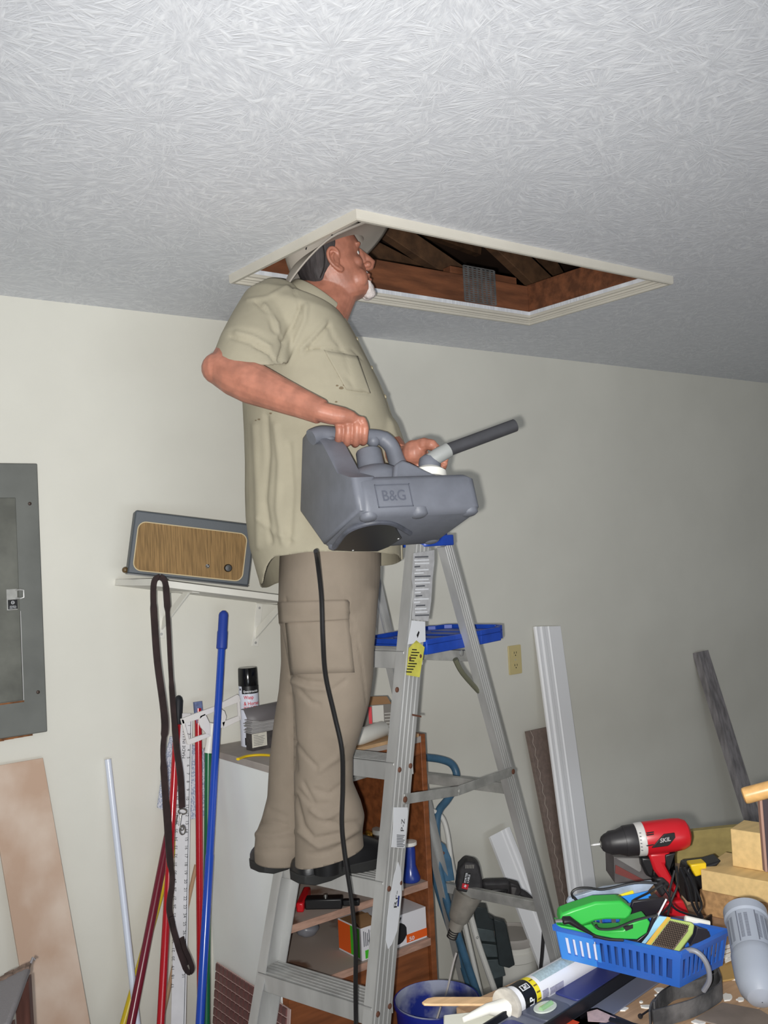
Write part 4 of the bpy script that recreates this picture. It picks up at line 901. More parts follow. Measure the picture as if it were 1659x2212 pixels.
# yardstick
m_yard = mat('white_yardstick', (222, 220, 222), .4, var=.05, vs=18)
a, b = PY(401, 1541, 2.70), PY(385, 2212, 2.58); b2 = a+(b-a)*((0.0-a.z)/(b.z-a.z))
wid = (PY(418, 1542, 2.70)-PY(389, 1541, 2.70)).length
ys = thing('yardstick', 'white aluminium yardstick with black numbers leaning among the poles', 'ruler', b2)
YM = basis(a, (a-b2).cross(V((0, 1, 0))), ez=(a-b2).cross((a-b2).cross(V((0, 1, 0)))) ) if False else None
dn = (b2-a).normalized(); ex = V((1, 0, 0)); ex = (ex-dn*ex.dot(dn)).normalized(); ez = ex.cross(-dn).normalized()
if ez.y > 0: ez = -ez
YM = Matrix(((ex.x, -dn.x, ez.x, a.x), (ex.y, -dn.y, ez.y, a.y), (ex.z, -dn.z, ez.z, a.z), (0, 0, 0, 1)))
g = G(); g.M = YM; LL = (b2-a).length; g.box((-wid/2, -LL, -.0012), (wid/2, 0, .0012)); yo = obj('rule', g, m_yard, ys)
g = G(); g.M = YM; g.box((wid*.36, -LL, .0012), (wid*.40, -.0, .0016)); obj('edge_line', g, m_inkg, ys)
inch = .0254*.90
for i in range(1, 37):
    y = -inch*i-.012
    if LL+y < .02: break
    M2 = YM @ Matrix.Translation((wid*.17, y, .0013)) @ Matrix.Rotation(-math.pi/2, 4, 'Z')
    if i <= 31: text('number', str(i), M2, m_ink, yo, height=.0085, depth=.0004)
    M3 = YM @ Matrix.Translation((-wid*.38, y-.03, .0013)) @ Matrix.Rotation(math.pi/2, 4, 'Z')
    if 3 <= i <= 31: text('number', str(48-i), M3, m_ink, yo, height=.0085, depth=.0004)
text('lettering', 'MADE IN U.S.A.', YM @ Matrix.Translation((wid*.02, -.13, .0013)) @ Matrix.Rotation(math.pi/2, 4, 'Z'), m_ink, yo, width=.095, height=.0095, depth=.0004)
# patterned pad behind the poles
pts = [(368, 1590), (440, 1618), (443, 1765), (408, 1770), (340, 1745), (352, 1660)]
M_, pl = pframe(pts, 2.765); g = G(); g.prism(pl, M_, -.006, .006)
m_pad = mat('blue_white_weave', (214, 216, 226), .8, col2=(158, 168, 192), vs=260, lo=.42, hi=.58, det=0)
obj('mop_pad', g, m_pad, None, bevel=.002, loc=PY(390, 1768, 2.765), label='blue and white woven pad hung flat behind the poles', cat='pad')
# travertine plank on the left
m_trav = mat('beige_travertine', (192, 162, 140), .4, col2=(218, 200, 184), vs=7, st=(1, 1, .8), lo=.4, hi=.75, bump=.05, bs=40, det=8)
pa, pb_, pc = PY(-60, 1664, 2.755), PY(93, 1637, 2.755), PY(195, 2212, 2.63)
dn = (pc-pb_); ex = pb_-pa; t0 = thing('stone_plank', 'beige travertine plank leaning on the wall under the breaker panel', 'plank', pb_+dn*((0-pb_.z)/dn.z))
M_ = basis(pb_, ex, ez=(ex.cross(dn)) if ex.cross(dn).y < 0 else dn.cross(ex))
Mi = M_.inverted(); dl = Mi @ (pb_+dn*((0-pb_.z)/dn.z)); wl = .152; q = Mi @ PY(0, 1653, 2.755); sl = q.y/q.x
g = G(); g.prism([(0, 0), (dl.x, dl.y), (dl.x-wl, dl.y), (-wl, -wl*sl)], M_, -.009, .0); obj('slab', g, m_trav, t0, bevel=.0012)
# little stool, bottom left corner
m_stool = mat('dark_brown_wood', (92, 58, 50), .5, var=.25, vs=10, st=(6, 6, 1)); m_felt = mat('grey_felt', (142, 138, 140), .95, bump=.3, bs=200)
c0 = P(66, 2082, 2.1); st = thing('stool', 'low dark wooden stool with worn grey cloth, bottom left corner', 'stool', V((c0.x-.1, c0.y+.02, 0)))
zt = c0.z
e1 = PZ(0, 2115, zt)-c0; e2 = PZ(28, 2185, zt)-c0; e1.normalize(); e2.normalize(); S1, S2 = .3, .27
def sp(u, v, z): return c0+e1*u+e2*v+UP*z
def sbox(g, u0, u1, v0, v1, z0, z1): g.hexa([sp(u, v, z) for z in (z0, z1) for u, v in ((u0, v0), (u1, v0), (u1, v1), (u0, v1))])
st.location = sp(.15, .13, -zt); WM[st.name] = Matrix.Translation(st.location)
g = G(); sbox(g, 0, S1, 0, S2, -.02, 0); obj('seat', g, m_felt, st, bevel=.006)
g = G(); rg = random.Random(2)
for k in range(26): sbox(g, S1*k/26, S1*k/26+.013, -.006-.005*rg.random(), .012+.006*rg.random(), -.006, .002+.003*rg.random())
obj('frayed_edge', g, mat('frayed_brown_cloth', (128, 108, 96), .95, var=.3, vs=70), st)
g = G(); g.tube([sp(0, -.002, .0), sp(-.006, -.004, .009), sp(-.012, 0, .004)], .003, 6); obj('frayed_thread', g, m_felt, st)
for u, v_, dx in ((.016, .02, -.02), (S1-.03, .02, .01), (.016, S2-.04, -.02), (S1-.03, S2-.04, .01)):
    g = G(); g.hexa([sp(u+dx+a, v_+b, -zt) for a, b in ((-.016, -.016), (.018, -.016), (.018, .02), (-.016, .02))]+[sp(u+a, v_+b, -.02) for a, b in ((-.018, -.018), (.02, -.018), (.02, .022), (-.018, .022))]); obj('leg', g, m_stool, st, bevel=.002)
# outlet
m_iv = mat('ivory_plastic', (206, 190, 138), .4); oc = wp(1111, 1425)
ot = thing('outlet', 'ivory wall outlet with two sockets below the blue tray', 'outlet', oc)
g = G(); oM = Mw(oc); g.prism(rrect(-.035, -.057, .035, .057, .004), oM, 0, .006); obj('plate', g, m_iv, ot, bevel=.0015)
for v_ in (.0245, -.0245):
    g = G(); pr = [(.0165*math.cos(R(t)), max(-.0125, min(.0125, .0175*math.sin(R(t))))+v_) for t in range(0, 360, 20)]; g.prism(pr, oM, .006, .0078); s = obj('socket', g, m_iv, ot)
    g = G()
    for u in (-.0062, .0062): g.prism([(u-.0012, v_), (u+.0012, v_), (u+.0012, v_+.008), (u-.0012, v_+.008)], oM, .0079, .0083)
    g.prism([(.0025*math.cos(R(t)), .0025*math.sin(R(t))+v_-.0065) for t in range(0, 360, 40)], oM, .0079, .0083); obj('slots', g, m_blk, s)
g = G(); g.lathe([(.003, .006), (.0025, .0075), (.0004, .0078)], oM, 10); obj('screw', g, m_alu, ot)
# boards leaning on the wall at right
def board(name, label, cat, tl, tr, Yt, bl, Yb, th, m, prof=None, extra=None):
    a, b, c = PY(*tl, Yt), PY(*tr, Yt), PY(*bl, Yb); dn = c-a; fl_ = a+dn*((0-a.z)/dn.z); dn.normalize()
    ex = (b-a); wd = ex.length; M_ = basis(a, ex, ez=(dn.cross(ex)) if dn.cross(ex).y < 0 else ex.cross(dn))
    Mi = M_.inverted(); f = Mi @ fl_; br = Mi @ b
    t = thing(name, label, cat, fl_)
    g = G(); pr = prof or [(0, 0), (0, th), (1, th), (1, 0)]
    r0 = [M_ @ V((u*wd, br.y*u, v_-th)) for u, v_ in pr]; r1 = [M_ @ V((f.x+u*wd, f.y+br.y*u, v_-th)) for u, v_ in pr]
    g.loft([r0, r1]); obj('plank', g, m, t, bevel=.0008, ang=25); return t, M_, f, wd
fp = [(0, 0), (0, .008), (.04, .014), (.08, .014), (.11, .009), (.20, .009), (.23, .016), (.33, .016), (.36, .013), (.47, .013), (.50, .017), (.53, .017), (.56, .012), (1, .012), (1, 0)]
m_trimb = mat('white_primed_trim', (242, 242, 244), .45)
board('door_casing', 'tall white fluted casing board leaning on the wall right of the outlet', 'board', (1158, 1353), (1213, 1352), 2.755, (1238, 1962), 2.60, .017, m_trimb, fp)
m_lat = mat('taupe_laminate', (128, 112, 104), .6, var=.12, vs=20, st=(3, 1, 3), bump=.1)
t, M_, f, wd = board('lattice_board', 'taupe shelf board with a white zigzag edge behind the casing', 'board', (1140, 1580), (1191, 1569), 2.75, (1214, 1955), 2.66, .018, m_lat)
g = G(); n = 40
for e in (.10, .86):
    pth = []
    for k in range(n):
        s = k/(n-1); o = V((f.x*s, f.y*s, .0012)); pth.append(M_ @ (o+V((wd*(e+(.07 if k % 2 else 0)), 0, 0))))
    g.tube(pth, .0012, 4)
obj('zigzag_edge', g, mat('pale_stitching', (182, 170, 160), .7), t)
fp2 = [(0, 0), (0, .013), (.52, .013), (.55, .017), (.64, .017), (.67, .012), (.72, .012), (.75, .017), (.85, .017), (.88, .008), (1, .006), (1, 0)]
board('short_trim_board', 'short white ridged trim board leaning low behind the ladder', 'board', (1060, 1806), (1104, 1783), 2.72, (1180, 2118), 2.45, .017, m_trimb, fp2)
m_gry = mat('weathered_grey_wood', (136, 132, 134), .85, var=.3, vs=14, st=(4, 4, .6), bump=.4, bs=50)
board('grey_plank', 'narrow weathered grey plank leaning on the wall at far right', 'board', (1508, 1409), (1530, 1404), 2.75, (1622, 1775), 2.58, .035, m_gry)
# ------------------------------------------------------------------ bookcase against the wall and what is on and in it
BX0, BX1, BY0, BZ = 1.396, 1.955, 2.375, 1.087
m_bk = mat('brown_stained_wood', (134, 78, 44), .5, var=.25, vs=6, st=(1, 8, 8), bump=.1, bs=40); m_bkw = mat('white_painted_side', (244, 248, 246), .4, var=.02, vs=6); m_bkt = mat('dusty_grey_top', (168, 160, 154), .7, var=.1, vs=12); m_edge = mat('pale_dusty_wood', (176, 140, 122), .6, var=.2, vs=16, st=(1, 6, 6)); m_shp = mat('dusty_shelf_paper', (172, 158, 148), .7, col2=(120, 90, 74), vs=6, lo=.52, hi=.6)
bk = thing('bookcase', 'brown wooden bookcase with a white left side standing behind the ladder', 'bookcase', ((BX0+BX1)/2, (BY0+WALL)/2, 0))
def bb(name, lo, hi, m, par=bk, bev=.0015, **k): g = G(); g.box(lo, hi); return obj(name, g, m, par, bevel=bev, **k)
bb('side_panel', (BX0, BY0+.002, 0), (BX0+.004, WALL-.002, BZ-.004), m_bkw, label='white painted left side')
bb('side_board', (BX0+.004, BY0, 0), (BX0+.02, WALL-.002, BZ-.02), m_bk); bb('side_board', (BX1-.02, BY0, 0), (BX1, WALL-.002, BZ+.004), m_bk)
bb('top_board', (BX0-.002, BY0-.004, BZ-.02), (BX1-.02, WALL-.002, BZ), m_bkt); bb('top_rail', (BX0+.02, BY0+.004, BZ-.06), (BX1-.02, BY0+.016, BZ-.02), m_bk)
bb('back_panel', (BX0+.02, WALL-.012, .02), (BX1-.02, WALL-.003, BZ-.02), m_bk)
ZA, ZB = PY(625, 2001, BY0).z, PY(660, 2128, BY0).z
for z in (ZA, ZB):
    s = bb('shelf_board', (BX0+.02, BY0+.004, z-.02), (BX1-.02, WALL-.012, z), m_shp); bb('front_edge', (BX0+.02, BY0-.0005, z-.021), (BX1-.02, BY0+.004, z+.0005), m_edge, s, .0008)
bb('lower_door', (BX0+.022, BY0+.012, .05), (BX1-.022, BY0+.024, ZB-.024), m_bk)
bb('plinth', (BX0+.02, BY0+.02, 0), (BX1-.02, BY0+.032, .05), m_bk)
# wasp spray
def UPF(p, face=None):                                                # upright frame facing the camera
    n = (CAM-V(p)); n.z = 0; n.normalize(); return basis(p, UP.cross(n), ez=n)
cp = PZ(542, 1610, BZ); cr = .0305
can = thing('spray_can', 'black capped wasp and hornet spray can on the bookcase', 'spray can', cp)
hc = (PZ(543, 1617, BZ)-CAM).dot(_f); hz = P(541, 1442, dep(cp)).z-BZ
lean_ = V((-.008, 0, 1))
CM = basis(cp, CR, ez=UP - CR*.0)
CM = Matrix.Translation(cp)
g = G(); g.lathe([(cr-.002, 0), (cr, .002), (cr, hz*.77), (cr-.003, hz*.785)], CM, 28); body_ = obj('can', g, mat('can_white', (222, 226, 240), .3), can)
g = G(); g.lathe([(cr-.0005, hz*.765), (cr+.0002, hz*.78), (cr-.001, hz-.003), (cr-.003, hz), (.001, hz+.0005)], CM, 28); obj('cap', g, mat('gloss_black', (14, 14, 16), .15), can)
va = math.atan2(-cp.y, -cp.x)
def canw(off, u0, v0, r=cr+.0004): return lambda u, v: CM @ V((r*math.cos(va+(u+u0)/cr), r*math.sin(va+(u+u0)/cr), v+v0))
def canpatch(name, u0, u1, v0, v1, m, r=cr+.0003):
    g = G(); n = 10; vs = []
    for j in (v0, v1):
        for i in range(n+1): vs.append(canw(0, 0, 0, r)(u0+(u1-u0)*i/n, j))
    g.add(vs, [(i, i+1, n+2+i, n+1+i) for i in range(n)]); return obj(name, g, m, body_)
canpatch('label_band', -.022, .048, hz*.675, hz*.772, m_blk); canpatch('label_mark', -.032, -.026, hz*.72, hz*.745, m_blk); canpatch('label_foot', -.018, .03, .006, hz*.12, m_blk)
m_red = mat('red_print', (204, 34, 48), .5)
text('lettering', 'Spectracide', None, m_white, body_, width=.05, height=.009, shear=.2, bold=.02, wrap=canw(0, -.017, hz*.685, cr+.0007))
text('lettering', 'Wasp', None, m_red, body_, width=.031, height=.0145, bold=.015, wrap=canw(0, -.016, hz*.595, cr+.0007)); text('lettering', '& Hornet', None, m_red, body_, width=.052, height=.0115, bold=.015, wrap=canw(0, -.016, hz*.53, cr+.0007))
text('lettering', 'KILLER', None, m_red, body_, width=.045, height=.0135, bold=.015, wrap=canw(0, -.016, hz*.46, cr+.0007))
# stack on top: small box, ribbed grey trays, folded grey cover
def ubox(name, lo, hi, px, m, label=None, cat=None, par=None, bev=.001, z=BZ, group=None):
    p = PZ(*px, z); return p
ex = V((1, .06, 0)).normalized(); 
p0 = PZ(546, 1623, BZ); sw = .17
KM = basis(p0, ex, ez=UP)
kb = dep(p0)/FPX
def kbox(g, x0, x1, y0, y1, z0, z1): g.M = KM; g.box((x0, y0, z0), (x1, y1, z1)); g.M = Matrix.Identity(4)
t = thing('label_box', 'small dark box with a pale paper label under the grey trays', 'box', KM @ V((.05, .05, 0)))
g = G(); kbox(g, 0, .13, 0, .035, 0, .052); bx_ = obj('box', g, mat('dark_box', (70, 66, 66), .6, var=.3, vs=40), t, bevel=.001)
g = G(); kbox(g, -.001, .052, -.0015, 0, .010, .051); lb = obj('paper_label', g, mat('pale_label', (214, 210, 198), .7, var=.05, vs=60), t)
g = G(); rg = random.Random(5)
for k in range(7): kbox(g, .004, .02+.026*rg.random(), -.0018, -.0014, .016+k*.0048, .0172+k*.0048)
obj('print_lines', g, m_inkg, lb)
t = thing('grey_trays', 'stack of ribbed grey plastic trays on the small labelled box', 'tray', KM @ V((.06, .05, .054)))
for k in range(4):
    z = .053+k*.0098; g = G(); dx = (-.006, -.003, -.007, -.002)[k]
    kbox(g, dx, .16, -.006, .034, z, z+.003); kbox(g, dx+.004, .157, -.003, .031, z+.003, z+.0088); kbox(g, dx-.001, .161, -.007, .035, z+.0072, z+.0096); obj('tray', g, mat('light_grey_plastic', (166, 164, 164), .5, var=.08, vs=20), t, bevel=.0008)
t = thing('grey_cover', 'open dark grey folded plastic cover lying on the trays, before the spray can', 'cover', KM @ V((.05, .04, .0925)))
g = G(); zc = .0925
g.M = KM; g.add([(-.032, -.03, zc+.010), (.012, -.04, zc+.0), (.17, -.04, zc), (.17, .0, zc+.042), (-.026, .0, zc+.036), (.17, .014, zc+.042), (-.026, .014, zc+.036)], [(0, 1, 2, 3, 4), (4, 3, 5, 6)])
g.add([(.012, -.036, zc+.0005), (.17, -.036, zc+.0005), (.17, .02, zc+.018), (.03, .02, zc+.018)], [(0, 1, 2, 3)])
obj('cover', g, mat('dark_grey_plastic', (104, 100, 102), .5), t, solid=.0015)
# yellow strap
g = G(); st_ = [PZ(x, y, BZ+.003) for x, y in ((514, 1640), (530, 1634), (552, 1631), (575, 1631), (600, 1634), (630, 1640))]
g.tube(bez(st_, 5), .0062, 10, flat=.6); obj('yellow_strap', g, mat('yellow_plastic', (232, 196, 26), .4), None, loc=st_[2], label='short yellow cord lying along the bookcase top edge', cat='strap')
# grey box with red print, white bottle, plywood scrap on the right of the top
p0 = PZ(778, 1612, BZ+.012); e1 = (PZ(846, 1592, BZ+.012)-p0); 
t = thing('plywood_scrap', 'thin pale plywood scrap lying on the bookcase top behind the ladder', 'plywood', PZ(830, 1610, BZ))
g = G(); bbx = [PZ(748, 1630, BZ), PZ(905, 1592, BZ), PZ(870, 1585, BZ), PZ(760, 1600, BZ)]; g.hexa([p+UP*.0005 for p in bbx]+[p+UP*.011 for p in bbx]); obj('sheet', g, mat('plywood', (196, 160, 120), .6, var=.2, vs=14, st=(1, 8, 1)), t, bevel=.001)
def facebox(px0, px1, y_top, z, depth, name, label, cat, m, roof=None):
    a, b = PZ(*px0, z), PZ(*px1, z); h = P(px0[0], y_top, dep(a)).z-z; M_ = basis(a, b-a, ez=UP); w_ = (b-a).length
    t = thing(name, label, cat, (a+b)/2+V((0, depth/2, 0))); return t, M_, w_, h
t, M_, w_, h = facebox((800, 1592), (852, 1588), 1524, BZ+.0112, .1, 'carton', 'grey carton with red print and an open lid flap on the bookcase', 'carton', None)
m_cart = mat('grey_carton', (112, 108, 102), .7); g = G(); g.M = M_; g.box((-.03, 0, 0), (w_, .1, h)); cb = obj('carton', g, m_cart, t, bevel=.001)
g = G(); g.M = M_; g.add([(-.028, .002, h), (w_-.004, .002, h), (w_-.016, .012, h+.022), (-.02, .012, h+.026), (-.028, .006, h), (w_-.004, .006, h), (w_-.016, .016, h+.022), (-.02, .016, h+.026)], [(0, 1, 2, 3), (7, 6, 5, 4), (0, 4, 5, 1), (1, 5, 6, 2), (2, 6, 7, 3), (3, 7, 4, 0)]); obj('lid_flap', g, mat('brown_card', (138, 104, 70), .8), t)
g = G(); g.M = M_; g.box((-.002, -.0008, h*.42), (.008, 0, h*.95)); obj('red_print', g, m_red, cb)
g = G(); g.M = M_; g.box((.010, -.0008, h*.45), (w_*.6, 0, h*.98)); obj('white_panel', g, mat('pale_print', (196, 194, 186), .7), cb)
g = G(); g.M = M_
for k in range(6): g.box((w_*.63, -.0008, h*(.2+.1*k)), (w_*.9, 0, h*(.22+.1*k)))
obj('print_lines', g, mat('pale_print', (196, 194, 186), .7), cb)
bp0, bp1 = PZ(765, 1596, BZ+.036), PZ(828, 1574, BZ+.036); bd_ = (bp1-bp0).normalized()
bl_ = thing('white_bottle', 'white plastic bottle lying on its side on the bookcase top', 'bottle', (bp0+bp1)/2-UP*.024)
g = G(); g.tube([bp0-bd_*.03, bp0-bd_*.01, bp0+bd_*.005, bp0+bd_*.03, bp1-bd_*.006, bp1, bp1+bd_*.002], [.012, .014, .021, .0245, .0245, .021, .012], 20); obj('bottle', g, m_cap, bl_, ang=60)
g = G(); g.tube([bp0-bd_*.05, bp0-bd_*.028], [.013, .014], 14); obj('bottle_cap', g, m_cap, bl_)
# shelf A: red tool, clear bag, jar, golden knob, blue sprayer
z = ZA+.0005
p = PZ(660, 1962, z); t = thing('red_tool', 'red plastic tool with black fittings lying on the upper shelf', 'tool', p)
q = [PZ(648, 1972, z), PZ(664, 1935, z)]; d_ = (q[1]-q[0]); g = G(); M_ = basis(q[0], d_, ez=UP); g.M = M_; g.box((0, -.011, 0), (d_.length, .011, .028)); obj('red_body', g, mat('red_plastic', (196, 24, 34), .35), t, bevel=.005)
g = G(); g.M = M_; g.box((.02, -.12, 0), (.06, -.011, .03)); g.box((.03, -.17, .004), (.05, -.12, .022)); obj('black_head', g, m_blk, t, bevel=.004)
g = G(); g.M = M_; g.cyl((.04, -.07, .03), (.04, -.07, .038), .006, 12); obj('chrome_stud', g, m_chr, t)
p = PZ(632, 1975, z); t = thing('plastic_bag', 'crumpled maroon and clear plastic bag at the left of the upper shelf', 'bag', p)
g = G(); g.ell(tuple(p+V((0, .06, .022))), (.035, .07, .022), None, 16, 10); me = bake(g, [('SUBSURF', dict(levels=1, render_levels=1))]); a = vco(me); a += vno(me)*(noise3(a, 120, 8)*.004)[:, None]; a[:, 2] = np.maximum(a[:, 2], z); setco(me, a)
obj('bag', me, mat('maroon_wrap', (128, 74, 80), .35), t)
p = PY(825, 1826, 2.60); p.z = z; t = thing('glass_jar', 'clear glass jar standing on the upper shelf behind the ladder rail', 'jar', p)
g = G(); g.lathe([(.03, 0), (.034, .004), (.034, .085), (.028, .098), (.028, .108)], Matrix.Translation(p), 20); obj('jar', g, mat('clear_glass', (200, 206, 206), .08, trans=.8), t); g = G(); g.lathe([(.03, .104), (.03, .118), (.001, .119)], Matrix.Translation(p), 20); obj('lid', g, m_alud, t)
p = PY(794, 1806, 2.62); t = thing('brass_knob', 'golden round knob on a stem at the back of the upper shelf', 'knob', V((p.x, p.y, z)))
g = G(); g.ell(tuple(p), .019); obj('ball', g, mat('brass', (186, 142, 60), .3, .8), t); g = G(); g.lathe([(.02, 0), (.018, .006), (.007, .012), (.006, p.z-z-.015)], Matrix.Translation((p.x, p.y, z)), 14); obj('stem', g, mat('brass', (186, 142, 60), .3, .8), t)
p = PZ(888, 1903, z); t = thing('blue_sprayer', 'blue plastic sprayer bottle with white cap at the right of the upper shelf', 'bottle', p)
s_ = dep(p)/FPX; g = G(); g.lathe([(.026, 0), (.029, .003), (.03, .012), (.024, .03), (.017, .05), (.018, .095), (.016, .11)], Matrix.Translation(p), 18); obj('bottle', g, mat('clear_blue_plastic', (36, 58, 140), .25), t)
g = G(); g.lathe([(.018, .108), (.024, .112), (.024, .122), (.001, .124)], Matrix.Translation(p), 16); obj('white_cap', g, m_cap, t)
g = G(); q = p+V((-.05, .03, 0)); g.lathe([(.02, 0), (.022, .05), (.014, .075), (.001, .08)], Matrix.Translation(q), 16); obj('paint_pot', g, mat('dark_plastic', (44, 46, 60), .4), None, loc=q, label='dark plastic pot beside the blue sprayer bottle', cat='pot')
# shelf B: trash bag box and bits
z = ZB+.0005
a, b = PZ(797, 2078, z), PZ(948, 2043, z); a.y = max(a.y, BY0+.012); b = PZ(946, 2044, z); a = V((a.x, BY0+.012, z)); b = V((BX1-.024, BY0+.012, z))
M_ = basis(a, b-a, ez=UP); wd = (b-a).length; hh = P(948, 1966, dep(b)).z-z+.012
t = thing('trash_bag_box', 'white box of trash bags with green and orange print on the lower shelf', 'box', (a+b)/2)
m_wbox = mat('white_carton', (224, 222, 226), .5); m_gr = mat('green_print', (70, 186, 42), .5); m_or = mat('orange_print', (232, 96, 30), .5)
g = G(); g.M = M_; g.box((-.012, 0, 0), (wd, .12, hh)); cx = obj('carton', g, m_wbox, t, bevel=.0012)
def pr_(name, x0, x1, z0_, z1_, m, side=0, off=.0006):
    g = G(); g.M = M_
    if side == 0: g.box((x0, -off, z0_), (x1, 0, z1_))
    else: g.box((-.012-off, x0, z0_), (-.012, x1, z1_))
    return obj(name, g, m, cx)
pr_('green_strip', .0, wd*.5, .004, .028, m_gr); pr_('orange_patch', wd*.66, wd, .006, .03, m_or, 0, .0008)
pr_('green_end', .01, .055, .006, hh-.004, m_gr, 1); pr_('orange_end', .055, .118, .006, hh-.004, m_or, 1)
text('lettering', '50', M_ @ Matrix.Translation((wd*.70, -.001, .009)) @ Matrix.Rotation(math.pi/2, 4, 'X'), m_white, cx, width=.02, height=.012, bold=.02)
text('lettering', 'Trash Bags', M_ @ Matrix.Translation((wd*.04, -.001, .048)) @ Matrix.Rotation(math.pi/2, 4, 'X'), m_inkg, cx, width=.062, height=.008)
g = G(); rg = random.Random(1); bg = [(wd*.52+.034*math.cos(t_)*(1+.08*rg.random())+.0, .042+.032*math.sin(t_)) for t_ in [2*math.pi*k/18 for k in range(18)]]; bg += []
g.prism(bg, M_ @ Matrix.Rotation(math.pi/2, 4, 'X'), .0, .0011); g.prism([(wd*.51, .07), (wd*.46, .09), (wd*.475, .091), (wd*.525, .076), (wd*.58, .089), (wd*.59, .086), (wd*.54, .07)], M_ @ Matrix.Rotation(math.pi/2, 4, 'X'), .0, .0011); obj('bag_picture', g, mat('black_bag_print', (34, 34, 38), .4), cx)
g = G(); g.M = M_
for k in range(8): g.box((-.004+.0065*k, -.0007, .04), (-.0015+.0065*k, 0, .085-.004*(k % 3)))
obj('small_print', g, m_inkg, cx)
g = G(); g.M = M_; g.box((-.011, .002, hh), (wd*.3, .11, hh+.0015)); g.hexa([(-.011, .0, hh-.002), (.045, .0, hh), (.045, .04, hh+.022), (-.011, .04, hh+.025), (-.011, .003, hh-.002), (.045, .003, hh), (.045, .043, hh+.022), (-.011, .043, hh+.025)]); obj('torn_flap', g, mat('brown_card', (138, 104, 70), .8), t)
p = PZ(700, 2040, z); p.y = 2.66; t = thing('wrapped_parcel', 'small crumpled grey wrapped bundle on the lower shelf by the box', 'bundle', p)
g = G(); g.ell(tuple(p+UP*.022), (.04, .03, .0225), None, 14, 9); me = bake(g, [('SUBSURF', dict(levels=1, render_levels=1))]); a_ = vco(me); a_ += vno(me)*(noise3(a_, 160, 9)*.004)[:, None]; a_[:, 2] = np.maximum(a_[:, 2], z); setco(me, a_); obj('wrap', me, mat('grey_wrap', (122, 122, 128), .3), t)
# brown mosaic tile sheet leaning on the bookcase side
m_tile = mat('brown_glass_tile', (112, 74, 72), .3, var=.15, vs=30); m_grout = mat('pale_tile_mesh', (206, 178, 172), .8)
tl, tr = PY(463, 2078, 2.33), PY(620, 2120, 2.28)
X_ = V((1.30, 2.70, 0)); 
a = PN(462, 2080, V((1.375, 0, 0)), V((1, 0, 0))); b = PN(545, 2110, V((1.375, 0, 0)), V((1, 0, 0)))
ts = thing('mosaic_sheet', 'sheet of small brown mosaic tiles leaning on the white bookcase side', 'tile sheet', V((1.34, (a.y+2.3)/2, 0)))
top = V((1.384, a.y, a.z)); ey = V((-.05, 0, -a.z)).normalized(); ex = V((0, -1, 0)); TMx = basis(top, ex, ez=ex.cross(ey))
if TMx.col[2].x > 0: TMx = basis(top, ex, ez=-(ex.cross(ey)))
Ti = TMx.inverted(); sgn = 1 if (Ti @ (top+ey)).y > 0 else -1
LT = (a.z)/abs(ey.z)*.999; wt = .42; px_ = .0255; g = G(); g.M = TMx; g.box((0, min(0, sgn*LT), -.003), (wt, max(0, sgn*LT), 0)); obj('mesh_backing', g, m_grout, ts)
tm = None; nxt, nyt = int(wt/px_), int(LT/px_)
cnt = 0
for j in range(min(nyt, 17)):
    for i in range(nxt):
        c = TMx @ V(((i+.5)*px_, sgn*(j+.5)*px_, 0))
        if tm is None:
            g = G(); q = px_*.42; g.M = Matrix.Translation(WM[ts.name].translation) @ TMx.to_3x3().to_4x4(); g.hexa([(-q, -q, 0), (q, -q, 0), (q, q, 0), (-q, q, 0), (-q*.92, -q*.92, .004), (q*.92, -q*.92, .004), (q*.92, q*.92, .004), (-q*.92, q*.92, .004)])
            o = obj('tile', g, m_tile, ts); tm = o.data; o.location = c - WM[ts.name].translation
        else:
            o = bpy.data.objects.new('tile', tm); C.objects.link(o); o.parent = ts; o.location = c - WM[ts.name].translation
# ------------------------------------------------------------------ clutter on the floor behind the ladder
def vprism(pts, d, thick, away=None):                                 # solid plate facing the lens, real thickness away from it
    a = V(away) if away else ID
    g = G(); p = [P(x, y, d) for x, y in pts]; n = len(p)
    ar = sum(pts[i][0]*pts[(i+1) % n][1]-pts[(i+1) % n][0]*pts[i][1] for i in range(n))
    if ar > 0: p = p[::-1]
    g.add(p+[q+a*thick for q in p], [tuple(range(n)), tuple(range(2*n-1, n-1, -1))]+[(i, n+i, n+(i+1) % n, (i+1) % n) for i in range(n)]); return g
def ptube(pts, Y, r, n=5, k=10):
    return bez([PY(x, y, Y) for x, y in pts], n)
m_tubeb = mat('worn_blue_tube', (66, 104, 132), .4, var=.12, vs=30); m_tubew = mat('white_enamel_tube', (214, 212, 206), .35)
def floor_pt(a, b): t = (0.012-a.z)/(b.z-a.z); return a+(b-a)*t
# blue hand truck
pth = [(918, 1636), (950, 1640), (975, 1650), (986, 1672), (982, 1700), (966, 1728), (948, 1752), (942, 1790), (946, 1850), (958, 1920), (985, 2010), (1027, 2135)]
Y0 = 2.66; p3 = [PY(x, y, Y0-.012*i) for i, (x, y) in enumerate(pth)]; p3.append(floor_pt(p3[-2], p3[-1]))
ht = thing('hand_truck', 'blue tubular hand truck frame standing behind the ladder', 'hand truck', V((p3[-1].x, p3[-1].y, 0)))
g = G(); g.tube(bez(p3, 5), .0135, 12); obj('frame_tube', g, m_tubeb, ht)
q3 = [p+V((.02, .06, 0)) for p in p3[7:]]; g = G(); g.tube(bez(q3, 5), .0125, 12); obj('frame_tube', g, m_tubeb, ht)
g = vprism([(946, 1815), (962, 1826), (975, 1856), (982, 1902), (960, 1905), (950, 1860)], dep(p3[8])-.01, .012); obj('gusset', g, m_tubeb, ht, bevel=.002)
